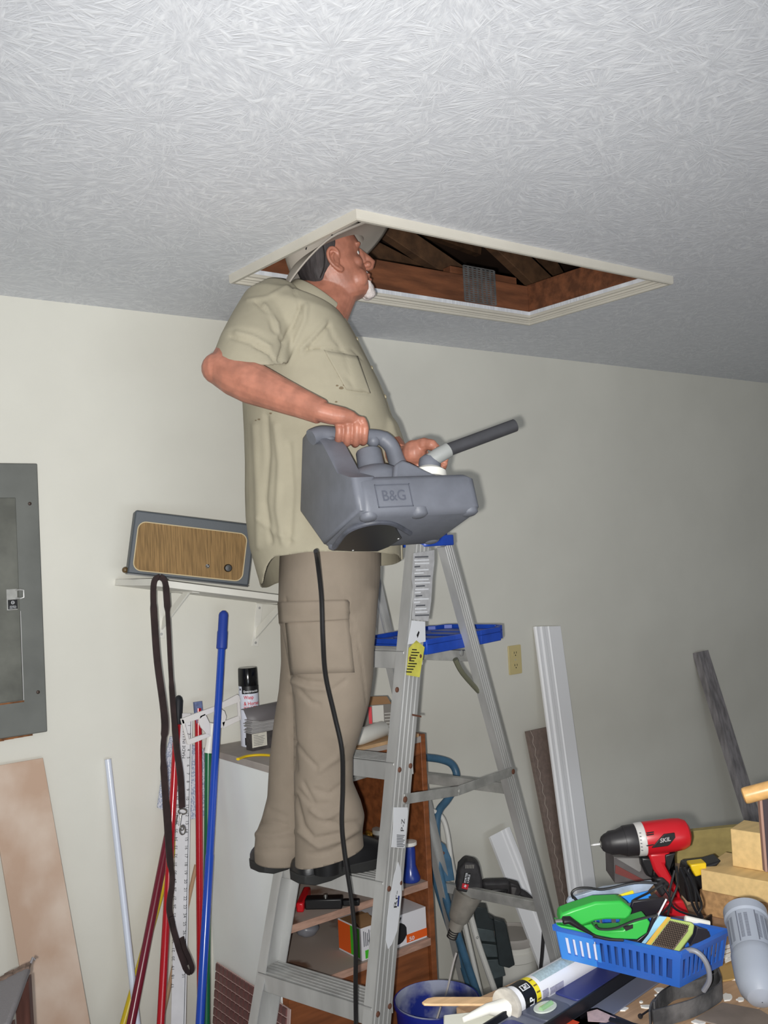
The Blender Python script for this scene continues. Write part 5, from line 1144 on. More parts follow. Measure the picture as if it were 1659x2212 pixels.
for pp in ((957, 1843),):
    g = G(); q = P(*pp, dep(p3[8])-.012); g.lathe([(.006, 0), (.005, .002), (.0004, .003)], basis(q, CR, ez=-_f), 10); obj('bolt', g, m_rust, ht)
e = p3[-1]; g = G(); g.box((e.x-.03, e.y-.12, .002), (e.x+.25, e.y+.12, .012)); obj('toe_plate', g, m_tubeb, ht)
# white folded frame with dark steps
pw = [(924, 1752), (940, 1754), (956, 1768), (966, 1800), (975, 1860), (990, 1930), (1006, 2005), (1036, 2135)]
p4 = [PY(x, y, 2.60-.01*i) for i, (x, y) in enumerate(pw)]; p4.append(floor_pt(p4[-2], p4[-1]))
sf = thing('step_stool', 'folded step stool with white tube legs and dark steps behind the ladder', 'step stool', V((p4[-1].x, p4[-1].y, 0)))
g = G(); g.tube(bez(p4, 5), .0085, 10); obj('leg', g, m_tubew, sf)
l2 = [PY(1012, 1958, 2.52), PY(1020, 1990, 2.52), PY(1034, 2040, 2.51), PY(1066, 2132, 2.49)]; l2.append(floor_pt(l2[-2], l2[-1]))
g = G(); g.tube(bez(l2, 4), .0105, 10); lg = obj('leg', g, m_tubew, sf)
for x, y in ((1019, 1978), (1031, 2025)):
    g = G(); q = PY(x, y, 2.505); g.lathe([(.005, 0), (.004, .004), (.0004, .005)], basis(q, CR, ez=-_f), 8); obj('rivet', g, m_alud, lg)
m_step = mat('dark_green_grey_plastic', (66, 76, 78), .55, var=.2, vs=30); m_rackd = mat('black_green_plastic', (34, 42, 44), .5, var=.15, vs=30)
d0 = dep(PY(1050, 2000, 2.50))
for pts, m in (([(1024, 1958), (1052, 1962), (1056, 1982), (1070, 1990), (1074, 2012), (1028, 2004)], m_rackd), ([(1028, 2004), (1066, 2010), (1072, 2036), (1040, 2033), (1034, 2022)], m_step), ([(1038, 2038), (1078, 2042), (1082, 2068), (1052, 2068)], m_step), ([(1050, 2074), (1084, 2072), (1092, 2108), (1064, 2116)], m_step)):
    g = vprism(pts, d0+.01, .05); obj('step', g, m, sf, bevel=.002)
g = vprism([(1066, 1985), (1090, 1992), (1094, 2000), (1112, 2085), (1100, 2092), (1078, 2086)], d0-.005, .03); obj('side_rail', g, m_rackd, sf, bevel=.003)
g = vprism([(1062, 2112), (1086, 2106), (1086, 2150), (1066, 2150)], d0+.02, .03); obj('side_rail', g, m_rackd, sf, bevel=.003)
g = vprism([(985, 2030), (998, 2010), (1030, 2140), (1004, 2140)], d0+.06, .04); obj('side_rail', g, m_rackd, sf, bevel=.003)
# white pail with lid
pc = PY(1108, 2028, 2.62); ph_ = pc.z-.392; s_ = dep(pc)/FPX
pl = thing('white_pail', 'white plastic pail with a grey lid between step stool and trim board', 'bucket', V((pc.x, pc.y, 0)))
rr = 52*s_; Mp = Matrix.Translation((pc.x, pc.y, ph_))
g = G(); g.lathe([(rr*.84, -ph_), (rr*.86, .004), (rr*.94, .33), (rr*1.02, .335), (rr*1.02, .365), (rr*.96, .368), (rr*.96, .39), (rr*1.0, .392)], Mp, 30); obj('pail', g, m_cap, pl, ang=30)
g = G(); g.lathe([(rr*1.02, .388), (rr*1.04, .392), (rr*1.04, .412), (rr*.99, .418), (rr*.95, .412), (rr*.9, .408), (.001, .408)], Mp, 30); obj('lid', g, mat('dusty_lid', (176, 170, 164), .5), pl, ang=30)
g = G(); va_ = math.atan2(-pc.y, -pc.x); g.add([V((pc.x+rr*.925*math.cos(va_+t), pc.y+rr*.925*math.sin(va_+t), z)) for z in (ph_+.2, ph_+.24) for t in (-.5, -.3, -.1, .1)], [(0, 1, 5, 4), (1, 2, 6, 5), (2, 3, 7, 6)]); obj('grey_label', g, m_inkg, pl)
# blue paint pail
pc = PZ(943, 2160, .36); s_ = dep(pc)/FPX; rr = 91*s_
bp_ = thing('blue_pail', 'blue pail with milky dried plaster inside, in front of the bookcase', 'bucket', V((pc.x, pc.y, 0)))
Mp = Matrix.Translation((pc.x, pc.y, 0)); m_bpail = mat('blue_pail_plastic', (24, 40, 150), .35); m_milk = mat('plaster_smeared_blue', (34, 52, 150), .55, col2=(176, 182, 204), vs=9, lo=.42, hi=.6)
g = G(); g.lathe([(.001, 0), (rr*.8, 0), (rr*.82, .004), (rr*.98, .35), (rr*1.03, .352), (rr*1.03, .362), (rr*.985, .36)], Mp, 36, cap=False); obj('pail', g, m_bpail, bp_, ang=30)
g = G(); g.lathe([(rr*.985, .364), (rr*.95, .30), (rr*.9, .2), (rr*.88, .19), (.001, .19)], Mp, 36, cap=False); o = obj('inside', g, m_milk, bp_, ang=40)
g = G(); wa = P(986, 2060, dep(pc)+.05); g.tube(bez([PZ(962, 2150, .36), P(968, 2130, dep(pc)+.02), P(978, 2085, dep(pc)+.04), P(986, 2058, dep(pc)+.05)], 4), .003, 6)
g.tube(bez([P(952, 2175, dep(pc)-.01), P(944, 2200, dep(pc)-.03), P(938, 2225, dep(pc)-.05)], 4), .003, 6); obj('wire_handle', g, mat('pale_wire', (196, 190, 186), .5), bp_)
# heat gun hanging by its nozzle on the rear brace
hz_ = PA(1168, 1972).z; hb = rB(hz_); 
def brace_d(x, y): return dep(PN(x, y, B_*hb, B_))
dh = brace_d(1005, 1930)+.005
hg = thing('heat_gun', 'black corded heat gun hung nose down on the ladder rear brace', 'heat gun', P(1003, 1930, dh+.04))
m_hg = mat('dusty_black_plastic', (48, 46, 48), .6, var=.3, vs=40); m_noz = mat('burnt_steel', (172, 166, 156), .4, .3, var=.2, vs=14)
dh -= .012
away = (ID-B_*0)
def hgp(name, pts, off, th, m, par=hg, bev=.004): return obj(name, vprism(pts, dh+off, th), m, par, bevel=bev)
hgp('motor_housing', [(985, 1925), (992, 1875), (1006, 1860), (1030, 1865), (1037, 1875), (1042, 1900), (1044, 1926), (1030, 1934)], 0, .07, m_hg, bev=.008)
g = G(); ax0, ax1 = P(1012, 1925, dh+.036), P(975, 2026, dh+.05); dv = (ax1-ax0).normalized(); s_ = dh/FPX
g.tube([ax0, ax0+dv*.02, pt(ax0, ax1, .5), pt(ax0, ax1, .56), pt(ax0, ax1, .62)], [32*s_, 31*s_, 24*s_, 23*s_, 19*s_], 20); obj('nozzle_shroud', g, m_noz, hg, ang=40)
g = G(); g.tube([pt(ax0, ax1, .6), pt(ax0, ax1, .8), pt(ax0, ax1, .81), pt(ax0, ax1, 1.0)], [17*s_, 15*s_, 10*s_, 9*s_], 18); obj('nozzle', g, m_noz, hg, ang=40)
for k in range(4):
    g = G(); q = pt(ax0, ax1, .84+.045*k); g.tube([q, q+dv*.003], 11.5*s_, 14); obj('cooling_ring', g, m_hg, hg)
hgp('handle', [(1040, 1905), (1052, 1904), (1096, 1903), (1108, 1908), (1104, 1936), (1064, 1938), (1046, 1934)], .012, .042, m_hg, bev=.012)
hgp('handle_end', [(1100, 1906), (1122, 1912), (1128, 1926), (1118, 1944), (1104, 1942)], .01, .046, m_hg, bev=.006)
hgp('slider_switch', [(1104, 1916), (1117, 1918), (1112, 1936), (1105, 1934)], .007, .01, mat('grey_rubber', (96, 94, 94), .6))
hgp('grip_pad', [(1060, 1921), (1098, 1921), (1096, 1934), (1062, 1933)], .009, .02, m_blk, bev=.004)
for k in range(6): hgp('vent', [(1006+k*3.3, 1868), (1007.6+k*3.3, 1868), (1006.9+k*3.3, 1876), (1005.3+k*3.3, 1876)], -.0006, .003, m_cart if False else mat('dust', (150, 146, 140), .9), bev=0)
bdg = hgp('badge', [(1004, 1884), (1017, 1887), (1010, 1923), (997, 1920)], -.0012, .003, m_blk, bev=.0006)
hgp('red_square', [(999, 1908), (1013, 1911), (1010, 1922), (997, 1919)], -.0022, .003, m_red, bdg, bev=.0004)
Mb = lambda x, y: basis(P(x, y, dh-.0026), (P(1004, 1884, dh)-P(997, 1920, dh)), ez=-_f)
text('lettering', 'PORTER', Mb(1006.6, 1907), m_white, bdg, width=22*s_, height=4.6*s_, bold=.02); text('lettering', 'CABLE', Mb(1012.4, 1908), m_white, bdg, width=19*s_, height=4.6*s_, bold=.02)
hgp('red_square_star', [(1003, 1913.4), (1004.6, 1912), (1005, 1909.8), (1006, 1912), (1008.4, 1914), (1006, 1915.4), (1004.8, 1918.4), (1004, 1915.6), (1001.6, 1914.8)], -.0027, .001, m_white, bdg, bev=0)
g = G(); cpts = [P(x, y, dh+dd) for x, y, dd in ((1118, 1924, .03), (1136, 1934, .03), (1154, 1950, .03), (1170, 1975, .03), (1174, 2010, .04), (1171, 2060, .05), (1168, 2110, .06))]; cpts.append(V((cpts[-1].x, cpts[-1].y, .02)))
g.tube(bez(cpts, 5), [.012]*3+[.010]*5+[.006]*60 if False else .0062, 8); obj('power_cord', g, mat('grey_black_cord', (52, 50, 52), .5), hg)
g = G(); g.tube(bez(cpts[:3], 4), [.0125, .012, .0118, .0115, .011, .0105, .010, .009, .008], 10); obj('cord_sleeve', g, m_hg, hg)
# ------------------------------------------------------------------ workbench in the right foreground and everything on it
BT = .90
m_bench = [mat('bench_wood_%d' % k, c, .65, var=.16, vs=9, st=(1, 9, 9), bump=.12, bs=30) for k, c in enumerate(((182, 148, 116), (168, 138, 110), (190, 160, 128)))]
m_paint = mat('white_paint', (236, 234, 228), .5)
wb = thing('workbench', 'plank topped workbench spotted with white paint in the right foreground', 'workbench', (2.0, .9, 0))
ys_ = [.30, .52, .74, .93, 1.10, 1.275]
for k in range(5):
    g = G(); g.box((1.085-.01*(k % 2), ys_[k]+.0012, BT-.038), (3.1, ys_[k+1]-.0012, BT-.0005*(k % 2))); obj('plank', g, m_bench[k % 3], wb, bevel=.0015)
g = G(); g.box((1.80, 1.2766, BT-.038), (3.1, 1.47, BT)); obj('plank', g, m_bench[1], wb, bevel=.0015)
for x in (1.15, 3.0):
    for y in (.36, 1.2): g = G(); g.box((x-.045, y-.045, 0), (x+.045, y+.045, BT-.038)); obj('leg', g, m_bench[1], wb, bevel=.002)
g = G(); g.box((1.15, 1.19, BT-.13), (3.0, 1.22, BT-.038)); obj('rail', g, m_bench[1], wb, bevel=.002)
g = G(); g.box((1.12, .4, .25), (3.05, 1.24, .275)); obj('lower_shelf', g, m_bench[1], wb)
rg = random.Random(11)
for x, y, rx, ry in ((1429, 2140, 17, 5), (1344, 2180, 14, 4), (1400, 2175, 16, 4), (1572, 2155, 12, 8), (1600, 2160, 9, 4), (1585, 2112, 10, 6), (1510, 2208, 16, 6), (1385, 2165, 4, 2), (1572, 2068, 10, 4), (1420, 2150, 6, 2), (1640, 2195, 10, 5)):
    g = G(); g.prism([tuple(PZ(x+rx*math.cos(t)*(1+.25*rg.uniform(-1, 1)), y+ry*math.sin(t)*(1+.25*rg.uniform(-1, 1)), BT).xy) for t in [2*math.pi*k/12 for k in range(12)]], None, BT-.0008, BT+.0016); obj('paint_blob', g, m_paint, wb, bevel=.0006)
# spirit level lying flat
LM, _ = HF((1064, 2232), (1366, 2042), BT)
lt_ = thing('spirit_level', 'long blue and black spirit level lying on the bench beside the caulk tube', 'spirit level', LM @ V((.3, 0, 0)))
m_lvb = mat('level_black', (24, 25, 30), .4); m_lvg = mat('level_grey', (112, 116, 132), .45); m_lvn = mat('level_blue', (50, 58, 118), .4); m_vial = mat('green_vial', (150, 190, 140), .15)
def LB(x0, x1, y0, y1, z0, z1, name, m, par=lt_, bev=.001): g = G(); g.M = LM; g.box((x0, y0, z0), (x1, y1, z1)); return obj(name, g, m, par, bevel=bev)
LLn = .60
LB(-.05, LLn, -.004, .0, .0, .024, 'edge', m_lvb); LB(-.05, LLn, -.078, -.074, .0, .024, 'edge', m_lvb)
LB(-.05, LLn, -.074, -.004, .008, .013, 'web', m_lvg); LB(-.05, LLn, -.118, -.078, .0, .003, 'base_flange', m_lvg)
def LR(x0, x1, y0, y1, z0, z1, r, name, m): g = G(); g.prism(rrect(x0, y0, x1, y1, r), LM, z0, z1); return obj(name, g, m, lt_, bevel=.0015)
LR(.148, .30, -.066, -.012, .012, .0165, .012, 'hand_grip', m_lvn); LR(.33, .48, -.066, -.012, .012, .0165, .012, 'hand_grip', m_lvn)
LR(-.045, .03, -.066, -.012, .012, .0165, .012, 'hand_grip', m_lvn)
v = LR(.055, .125, -.070, -.008, .012, .018, .014, 'vial_block', mat('level_dark_grey', (84, 88, 104), .4))
g = G(); g.prism([(.09+.024*math.cos(t), -.039+.016*math.sin(t)) for t in [2*math.pi*k/20 for k in range(20)]], LM, .018, .0205); o = obj('vial_lens', g, mat('vial_white', (206, 214, 206), .2), v, bevel=.001)
g = G(); g.M = LM; g.tube([(.075, -.041, .021), (.105, -.041, .021)], .0045, 10); obj('vial', g, m_vial, v)
# caulk tube
c0, c1 = PZ(1098, 2170, BT+.024), PZ(1282, 2064, BT+.024)
ax = (c1-c0).normalized(); side = UP.cross(ax).normalized(); cr_ = .0235
CMx = basis(c0, side, ez=ax)
ct = thing('caulk_tube', 'white caulk tube with black and yellow bands and a white nozzle, on the bench', 'caulk tube', (c0+c1)/2-UP*cr_)
LC = (c1-c0).length
def clathe(pr, name, m, par=ct): g = G(); g.lathe(pr, CMx, 28); return obj(name, g, m, par, ang=35)
tb = clathe([(cr_-.002, .0), (cr_, .002), (cr_, LC), (cr_-.002, LC+.001)], 'tube', mat('caulk_white', (232, 232, 236), .3))
clathe([(cr_+.0003, .016), (cr_+.0003, .046)], 'black_band', m_blk, tb); yb = clathe([(cr_+.0003, .0465), (cr_+.0003, .058)], 'yellow_band', mat('yellow_print', (232, 214, 40), .4), tb)
clathe([(cr_+.001, LC-.004), (cr_+.0018, LC), (cr_+.001, LC+.004)], 'end_crimp', m_coupl, tb)
def cw(u0, v0, r=cr_+.0007, flip=1): return lambda u, v_: CMx @ V((r*math.cos(ang0+(v_+v0)/r), r*math.sin(ang0+(v_+v0)/r), u+u0))
Ci = CMx.inverted(); q = Ci @ CAM; ang0 = math.atan2(q.y, q.x)
def cwp(name, u0, u1, v0, v1, m, par=tb, r=cr_+.0005):
    v0, v1 = -v1, -v0; g = G(); n = 8; f = cw(0, 0, r); g.add([f(u, v0+(v1-v0)*i/n) for u in (u0, u1) for i in range(n+1)], [(i, i+1, n+2+i, n+1+i) for i in range(n)]); return obj(name, g, m, par)
cwp('text_panel', .066, LC-.04, .006, .026, mat('grey_green_print', (168, 186, 190), .5, var=.12, vs=260, det=2))
for k in range(9): cwp('barcode_bar', LC-.034+.003*k, LC-.0325+.003*k+.0006*(k % 3), .006, .024, m_inkg)
cwp('text_panel', .062, .078, -.022, -.008, mat('grey_print', (160, 158, 176), .5, var=.15, vs=260)); cwp('text_panel', .082, .12, -.022, -.01, mat('grey_print', (160, 158, 176), .5))
cwp('white_frame', .020, .040, .006, .016, m_white, tb, cr_+.0008); cwp('white_frame_inner', .022, .038, .0072, .0148, m_blk, tb, cr_+.001)
def cwt(s, u0, v0, h_, w_, m): text('lettering', s, None, m, tb, width=w_, height=h_, bold=.03, wrap=lambda u, v_: CMx @ V(((cr_+.0013)*math.cos(ang0+(v0-u)/cr_), (cr_+.0013)*math.sin(ang0+(v0-u)/cr_), u0-v_+h_)))
cwt('PRO', .0255, -.0075, .010, .007, m_white); cwt('LP', .026, .020, .012, .013, m_white)
for k in range(4): cwp('small_print', .0478+.0012*0, .0568, -.018+k*.011, -.0155+k*.011, mat('dark_yellow_print', (120, 96, 30), .5), yb, cr_+.0008)
g = G(); g.lathe([(cr_+.0035, -.008), (cr_+.0045, -.004), (cr_+.003, .002), (cr_*.8, .004)], CMx, 24); obj('front_rim', g, mat('murky_clear_plastic', (196, 190, 180), .2, var=.2, vs=40), ct)
g = G(); n0 = c0-ax*.006-UP*.004; n1 = PZ(1052, 2180, BT+.028); n2 = PZ(1000, 2203, BT+.022); g.tube([n0, n1*.5+n0*.5, n1, n2, n2+(n2-n1)*.02], [.0165, .0125, .0085, .0045, .003], 14); obj('nozzle', g, m_cap, ct)
# white foam block, stir stick
ps = [PZ(x, y, BT+.012) for x, y in ((958, 2192), (1068, 2180), (1082, 2240), (958, 2240))]
g = G(); g.hexa([p-UP*.0125 for p in ps]+ps); obj('foam_block', g, mat('white_foam', (226, 226, 214), .8, bump=.1), None, bevel=.002, loc=sum(ps, V((0, 0, 0)))/4, label='flat white foam block at the bench corner under the caulk nozzle', cat='foam')
sM, sl_ = HF((912, 2166), (1068, 2166), BT+.0135)
m_stir = mat('paint_stick', (222, 184, 140), .6, var=.12, vs=10, st=(1, 12, 12))
g = G(); g.prism([(0, -.006), (.008, .008), (.02, .013), (sl_+.03, .013), (sl_+.03, -.013), (.015, -.013), (.004, -.012)], sM, 0, .004); obj('stir_stick', g, m_stir, None, bevel=.001, loc=sM @ V((.1, 0, 0)), label='pale wooden stir stick poking off the bench over the blue pail', cat='stick')
# blue basket
bz, rz = BT+.050, BT+.114
bo = [PZ(x, y, bz) for x, y in ((1213, 2070), (1468, 2134), (1561, 2085))]; bo.append(bo[0]+bo[2]-bo[1])
ri = [PZ(x, y, rz) for x, y in ((1198, 2002), (1470, 2062), (1572, 2012))]; ri.append(ri[0]+ri[2]-ri[1])
m_bas = mat('blue_translucent_plastic', (56, 114, 212), .3, trans=.2, spec=.6); m_basl = mat('light_blue_label', (64, 140, 226), .4)
bs = thing('basket', 'blue slotted plastic basket full of small tools on the bench', 'basket', sum(bo, V((0, 0, 0)))/4)
def wall_(i, j, nslot, name='basket_wall', m=m_bas):
    a, b, c, d = bo[i], bo[j], ri[j], ri[i]; cen = sum(bo, V((0, 0, 0)))/4
    nrm = (b-a).cross(d-a).normalized(); nrm = nrm if nrm.dot(cen-a) > 0 else -nrm
    def q(u, v, w=0): return (a*(1-u)+b*u)*(1-v)+(d*(1-u)+c*u)*v+nrm*w
    g = G()
    def cell(u0, u1, v0, v1, t0=0, t1=.0022): g.hexa([q(u0, v0, t0), q(u1, v0, t0), q(u1, v0, t1), q(u0, v0, t1), q(u0, v1, t0), q(u1, v1, t0), q(u1, v1, t1), q(u0, v1, t1)])
    cell(0, 1, 0, .2); cell(0, 1, .8, 1.0); cell(-.01, 1.01, .93, 1.04, -.004, .003)
    mrg = .06; st_ = (1-2*mrg)/nslot
    cell(0, mrg, .2, .8); cell(1-mrg, 1, .2, .8)
    for k in range(nslot):
        u = mrg+st_*k
        if k: cell(u-st_*.25, u+st_*.25, .2, .8)
    return obj(name, g, m, bs), q
w1, q1 = wall_(0, 1, 15); w2, q2 = wall_(1, 2, 9); wall_(2, 3, 15); wall_(3, 0, 9)
g = G(); g.hexa([p+UP*.001 for p in bo]+[p+UP*.003 for p in bo]); obj('floor_tray', g, m_bas, bs)
g = G()                                                               # light blue label sleeve on the first slots, white paper behind
def qc(u0, u1, v0, v1, t0, t1): g.hexa([q1(u0, v0, t0), q1(u1, v0, t0), q1(u1, v0, t1), q1(u0, v0, t1), q1(u0, v1, t0), q1(u1, v1, t0), q1(u1, v1, t1), q1(u0, v1, t1)])
qc(.01, .325, .02, .2, -.0012, -.0002); qc(.01, .325, .74, .9, -.0012, -.0002)
st15 = (1-.12)/15
for k in range(6):
    u = .06+st15*k; qc(max(.01, u-st15*.27) if k else .01, u+st15*.27, .2, .74, -.0012, -.0002)
obj('label_sleeve', g, m_basl, bs)
g = G(); qc(.03, .325, .12, .85, .003, .0034); obj('paper_liner', g, mat('white_paper', (240, 240, 246), .7), bs)
bc_ = sum(bo, V((0, 0, 0)))/4
# things in the basket
dB = dep(bc_)
m_green = mat('green_plastic', (44, 166, 62), .4)
gt = thing('green_clamp', 'bright green plastic clamp with two bent jaws lying in the basket', 'clamp', P(1300, 2010, dB-.02))
z8 = lambda pts: [(1160+x/3.325, 1700+y/3.325) for x, y in pts]
obj('upper_jaw', vprism(z8([(170, 915), (260, 880), (420, 828), (610, 820), (690, 882), (672, 930), (640, 957), (500, 955), (420, 965), (330, 1000), (270, 1010), (165, 985)]), dB-.085, .035), m_green, gt, bevel=.004)
obj('lower_jaw', vprism(z8([(140, 992), (270, 1012), (395, 985), (420, 1020), (500, 1036), (620, 1030), (660, 985), (790, 945), (814, 975), (790, 1050), (720, 1097), (560, 1092), (400, 1062), (180, 1015)]), dB-.080, .035), m_green, gt, bevel=.004)
g = vprism(z8([(620, 1010), (690, 990), (690, 1015), (640, 1035)]), dB-.083, .004); obj('dark_pad', g, m_blk, gt)
# slicker brush
bt = thing('slicker_brush', 'yellow green brush with a pad of fine dark bristles in the basket', 'brush', P(1450, 2030, dB))
b00, b10, b01 = P(*z8([(775, 1140)])[0], dB-.075), P(*z8([(1010, 1195)])[0], dB-.085), P(*z8([(930, 935)])[0], dB-.035)
BM = basis(b00, b10-b00, ez=(b10-b00).cross(b01-b00)); bi = BM.inverted(); bw_ = (b10-b00).length; sk = (bi @ b01).x; bh_ = (bi @ b01).y
def bq(u, v, w=0): return BM @ V((bw_*u+sk*v, bh_*v, w))
poly = [(0, 0), (1, 0), (1.02, .7), (.9, .97), (.75, 1.03), (0, 1)]
g = G(); n = len(poly); g.add([bq(u, v, -.012) for u, v in poly]+[bq(u, v, 0) for u, v in poly], [tuple(range(n-1, -1, -1)), tuple(range(n, 2*n))]+[(i, (i+1) % n, n+(i+1) % n, n+i) for i in range(n)]); obj('frame', g, mat('yellow_green_plastic', (176, 196, 112), .5), bt, bevel=.002)
g = G(); p2 = [(.16, .05), (.84, .05), (.85, .72), (.74, .88), (.16, .9)]; g.add([bq(u, v, .0005) for u, v in p2]+[bq(u, v, .0015) for u, v in p2], [(4, 3, 2, 1, 0), (5, 6, 7, 8, 9)]+[(i, (i+1) % 5, 5+(i+1) % 5, 5+i) for i in range(5)]); obj('pad', g, mat('taupe_pad', (116, 100, 88), .8), bt)
g = G(); g.add([bq(u, v, .0004) for u, v in ((0, 0), (.13, 0), (.13, 1), (0, 1))]+[bq(u, v, .0016) for u, v in ((0, 0), (.13, 0), (.13, 1), (0, 1))], [(3, 2, 1, 0), (4, 5, 6, 7), (0, 1, 5, 4), (1, 2, 6, 5), (2, 3, 7, 6), (3, 0, 4, 7)]); obj('yellow_strip', g, mat('amber_plastic', (216, 176, 78), .4), bt)
g = G()
for i in range(12):
    for j in range(13):
        u, v = .19+.052*i+(.026 if j % 2 else 0), .08+.063*j
        if v > .86 or u > .84: continue
        g.tube([bq(u, v, .001), bq(u+.01, v-.01, .006), bq(u+.03, v-.02, .010)], [.0009, .0008, .0005], 4)
o = obj('bristles', g, mat('dark_bristle', (56, 48, 46), .5), bt); o['kind'] = 'stuff'
# cards, packets, pens, cable
def slab(pts, z, th, m, name, label, cat, par=None, bev=.0006, dz=0):
    ps = [PZ(x, y, z) for x, y in pts]; c = sum(ps, V((0, 0, 0)))/len(ps); g = G(); n = len(ps)
    ar = sum(ps[i].x*ps[(i+1) % n].y-ps[(i+1) % n].x*ps[i].y for i in range(n)); ps = ps[::-1] if ar < 0 else ps
    g.add([p-UP*th for p in ps]+ps, [tuple(range(n-1, -1, -1)), tuple(range(n, 2*n))]+[(i, (i+1) % n, n+(i+1) % n, n+i) for i in range(n)])
    if par: return obj(name, g, m, par, bevel=bev)
    return obj(name, g, m, None, bevel=bev, loc=c-UP*th, label=label, cat=cat)
m_packet = mat('blue_packet', (52, 138, 226), .3)
def stand(pts, d, th, m, name, label, cat, par=None, bev=.0008):
    g = vprism(pts, d, th)
    if par: return obj(name, g, m, par, bevel=bev)
    c = P(sum(p[0] for p in pts)/len(pts), max(p[1] for p in pts), d+th/2); return obj(name, g, m, None, bevel=bev, loc=c, label=label, cat=cat)
t = thing('blue_packet', 'blue and white blister packet with a yellow stripe at the back of the basket', 'packet', P(1320, 1960, dB+.10))
stand(z8([(165, 860), (300, 835), (560, 800), (800, 750), (830, 790), (690, 830), (560, 850), (300, 900), (180, 910)]), dB+.035, .004, m_packet, 'blue_card', '', '', t)
stand(z8([(230, 800), (480, 725), (830, 680), (840, 700), (800, 745), (560, 800), (300, 830), (215, 835)]), dB+.06, .01, mat('clear_blister', (150, 162, 178), .15, var=.25, vs=30), 'clear_blister', '', '', t)
stand(z8([(540, 795), (690, 745), (700, 765), (600, 805)]), dB+.055, .004, mat('yellow_print', (232, 214, 40), .4), 'yellow_stripe', '', '', t)
stand(z8([(262, 862), (280, 856), (300, 862), (285, 868)]), dB+.034, .001, m_ink, 'dark_print', '', '', t, 0)
stand(z8([(800, 790), (850, 765), (880, 800), (820, 812)]), dB+.034, .001, m_ink, 'barcode', '', '', t, 0)
t = thing('black_booklet', 'flat black packet with a white edge standing behind the green clamp', 'packet', P(1400, 1985, dB))
stand(z8([(690, 825), (910, 800), (925, 812), (840, 940), (690, 935), (650, 940)]), dB+.0, .008, mat('black_gloss_card', (30, 26, 32), .3), 'packet', '', '', t)
g = G(); g.tube([P(*q, dB-.003) for q in z8([(930, 805), (860, 940), (800, 1060)])], .0016, 6); obj('white_edge', g, m_white, t)
stand(z8([(870, 925), (800, 1060), (740, 1135), (700, 1130), (560, 1110), (400, 1085), (560, 1098), (720, 1105), (800, 1040), (830, 940)]), dB-.06, .006, mat('black_gloss_card', (30, 26, 32), .3), 'loose_card', 'bent black card between the green clamp and the brush', 'card')
stand(z8([(880, 930), (935, 935), (770, 1140), (720, 1135)]), dB-.05, .003, mat('sky_blue_card', (150, 196, 222), .5), 'blue_card', 'pale blue card edge under the brush in the basket', 'card')
for k, (a_, b_) in enumerate((((1060, 945), (1240, 985)), ((1165, 1000), (1275, 1022)))):
    a_, b_ = z8([a_, b_]); p_, q_ = P(*a_, dB-.01), P(*b_, dB-.01); g = G(); g.tube([p_, p_+(q_-p_)*.02, q_-(q_-p_)*.02, q_], [.003, .0055, .0055, .003], 10); obj('white_marker', g, m_cap, None, loc=p_, label=('longer' if k == 0 else 'shorter')+' white stick lying behind the brush in the basket', cat='stick')
stand(z8([(1150, 1010), (1290, 1030), (1230, 1090), (1100, 1140), (1140, 1060)]), dB-.03, .02, mat('dark_pouch', (42, 40, 46), .4), 'dark_pouch', 'small dark pouch in the basket right of the brush', 'pouch')
t = thing('plug_cable', 'black cable with a metal tipped plug lying over the green clamp', 'cable', P(1240, 2000, dB-.1))
dc = dB-.105; pa = [P(*q, dc) for q in z8([(180, 960), (230, 955), (300, 1000), (400, 1060)])]
g = G(); g.tube([pa[0], pa[0]+(pa[1]-pa[0])*.2, pa[1], pa[2], pa[3]], [.005, .0085, .0085, .0065, .0028], 12, flat=.7); obj('plug', g, m_blk, t)
g = G(); q0 = P(*z8([(132, 962)])[0], dc); g.tube([q0, pa[0]+(pa[1]-pa[0])*.1], .0045, 10, flat=.5); obj('metal_tip', g, m_chr, t)
g = G(); g.tube(bez([pa[3]]+[P(*q, dc) for q in z8([(430, 1075), (520, 1095), (620, 1100)])], 4), .0024, 8); obj('cable', g, m_blk, t)
m_cab = mat('black_cable', (26, 26, 28), .35)
t = thing('loose_cables', 'tangle of thin black cables draped behind the basket under the drill', 'cable', P(1450, 1960, dB+.08))
for pts in ([(260, 800), (250, 760), (290, 730), (370, 725), (480, 735), (700, 690), (860, 690)], [(260, 790), (300, 830), (360, 860)], [(1000, 570), (1010, 700), (960, 830), (940, 920)], [(1030, 580), (1080, 700), (1120, 850), (1180, 950)], [(1060, 580), (1130, 720), (1150, 850), (1190, 940)], [(990, 600), (950, 780), (1000, 880), (1160, 935)], [(900, 700), (800, 760), (680, 830), (850, 850), (890, 900)], [(420, 990), (450, 1020), (560, 1015), (700, 960), (860, 920)], [(910, 720), (960, 830), (860, 940)], [(1090, 620), (1180, 830), (1160, 900)]):
    off = .03 if pts[0][0] > 800 else (.02 if pts[0][0] < 300 else -.09)
    g = G(); g.tube(bez([P(*q, dB+off) for q in z8(pts)], 5), .0022, 6); obj('cable', g, m_cab, t)
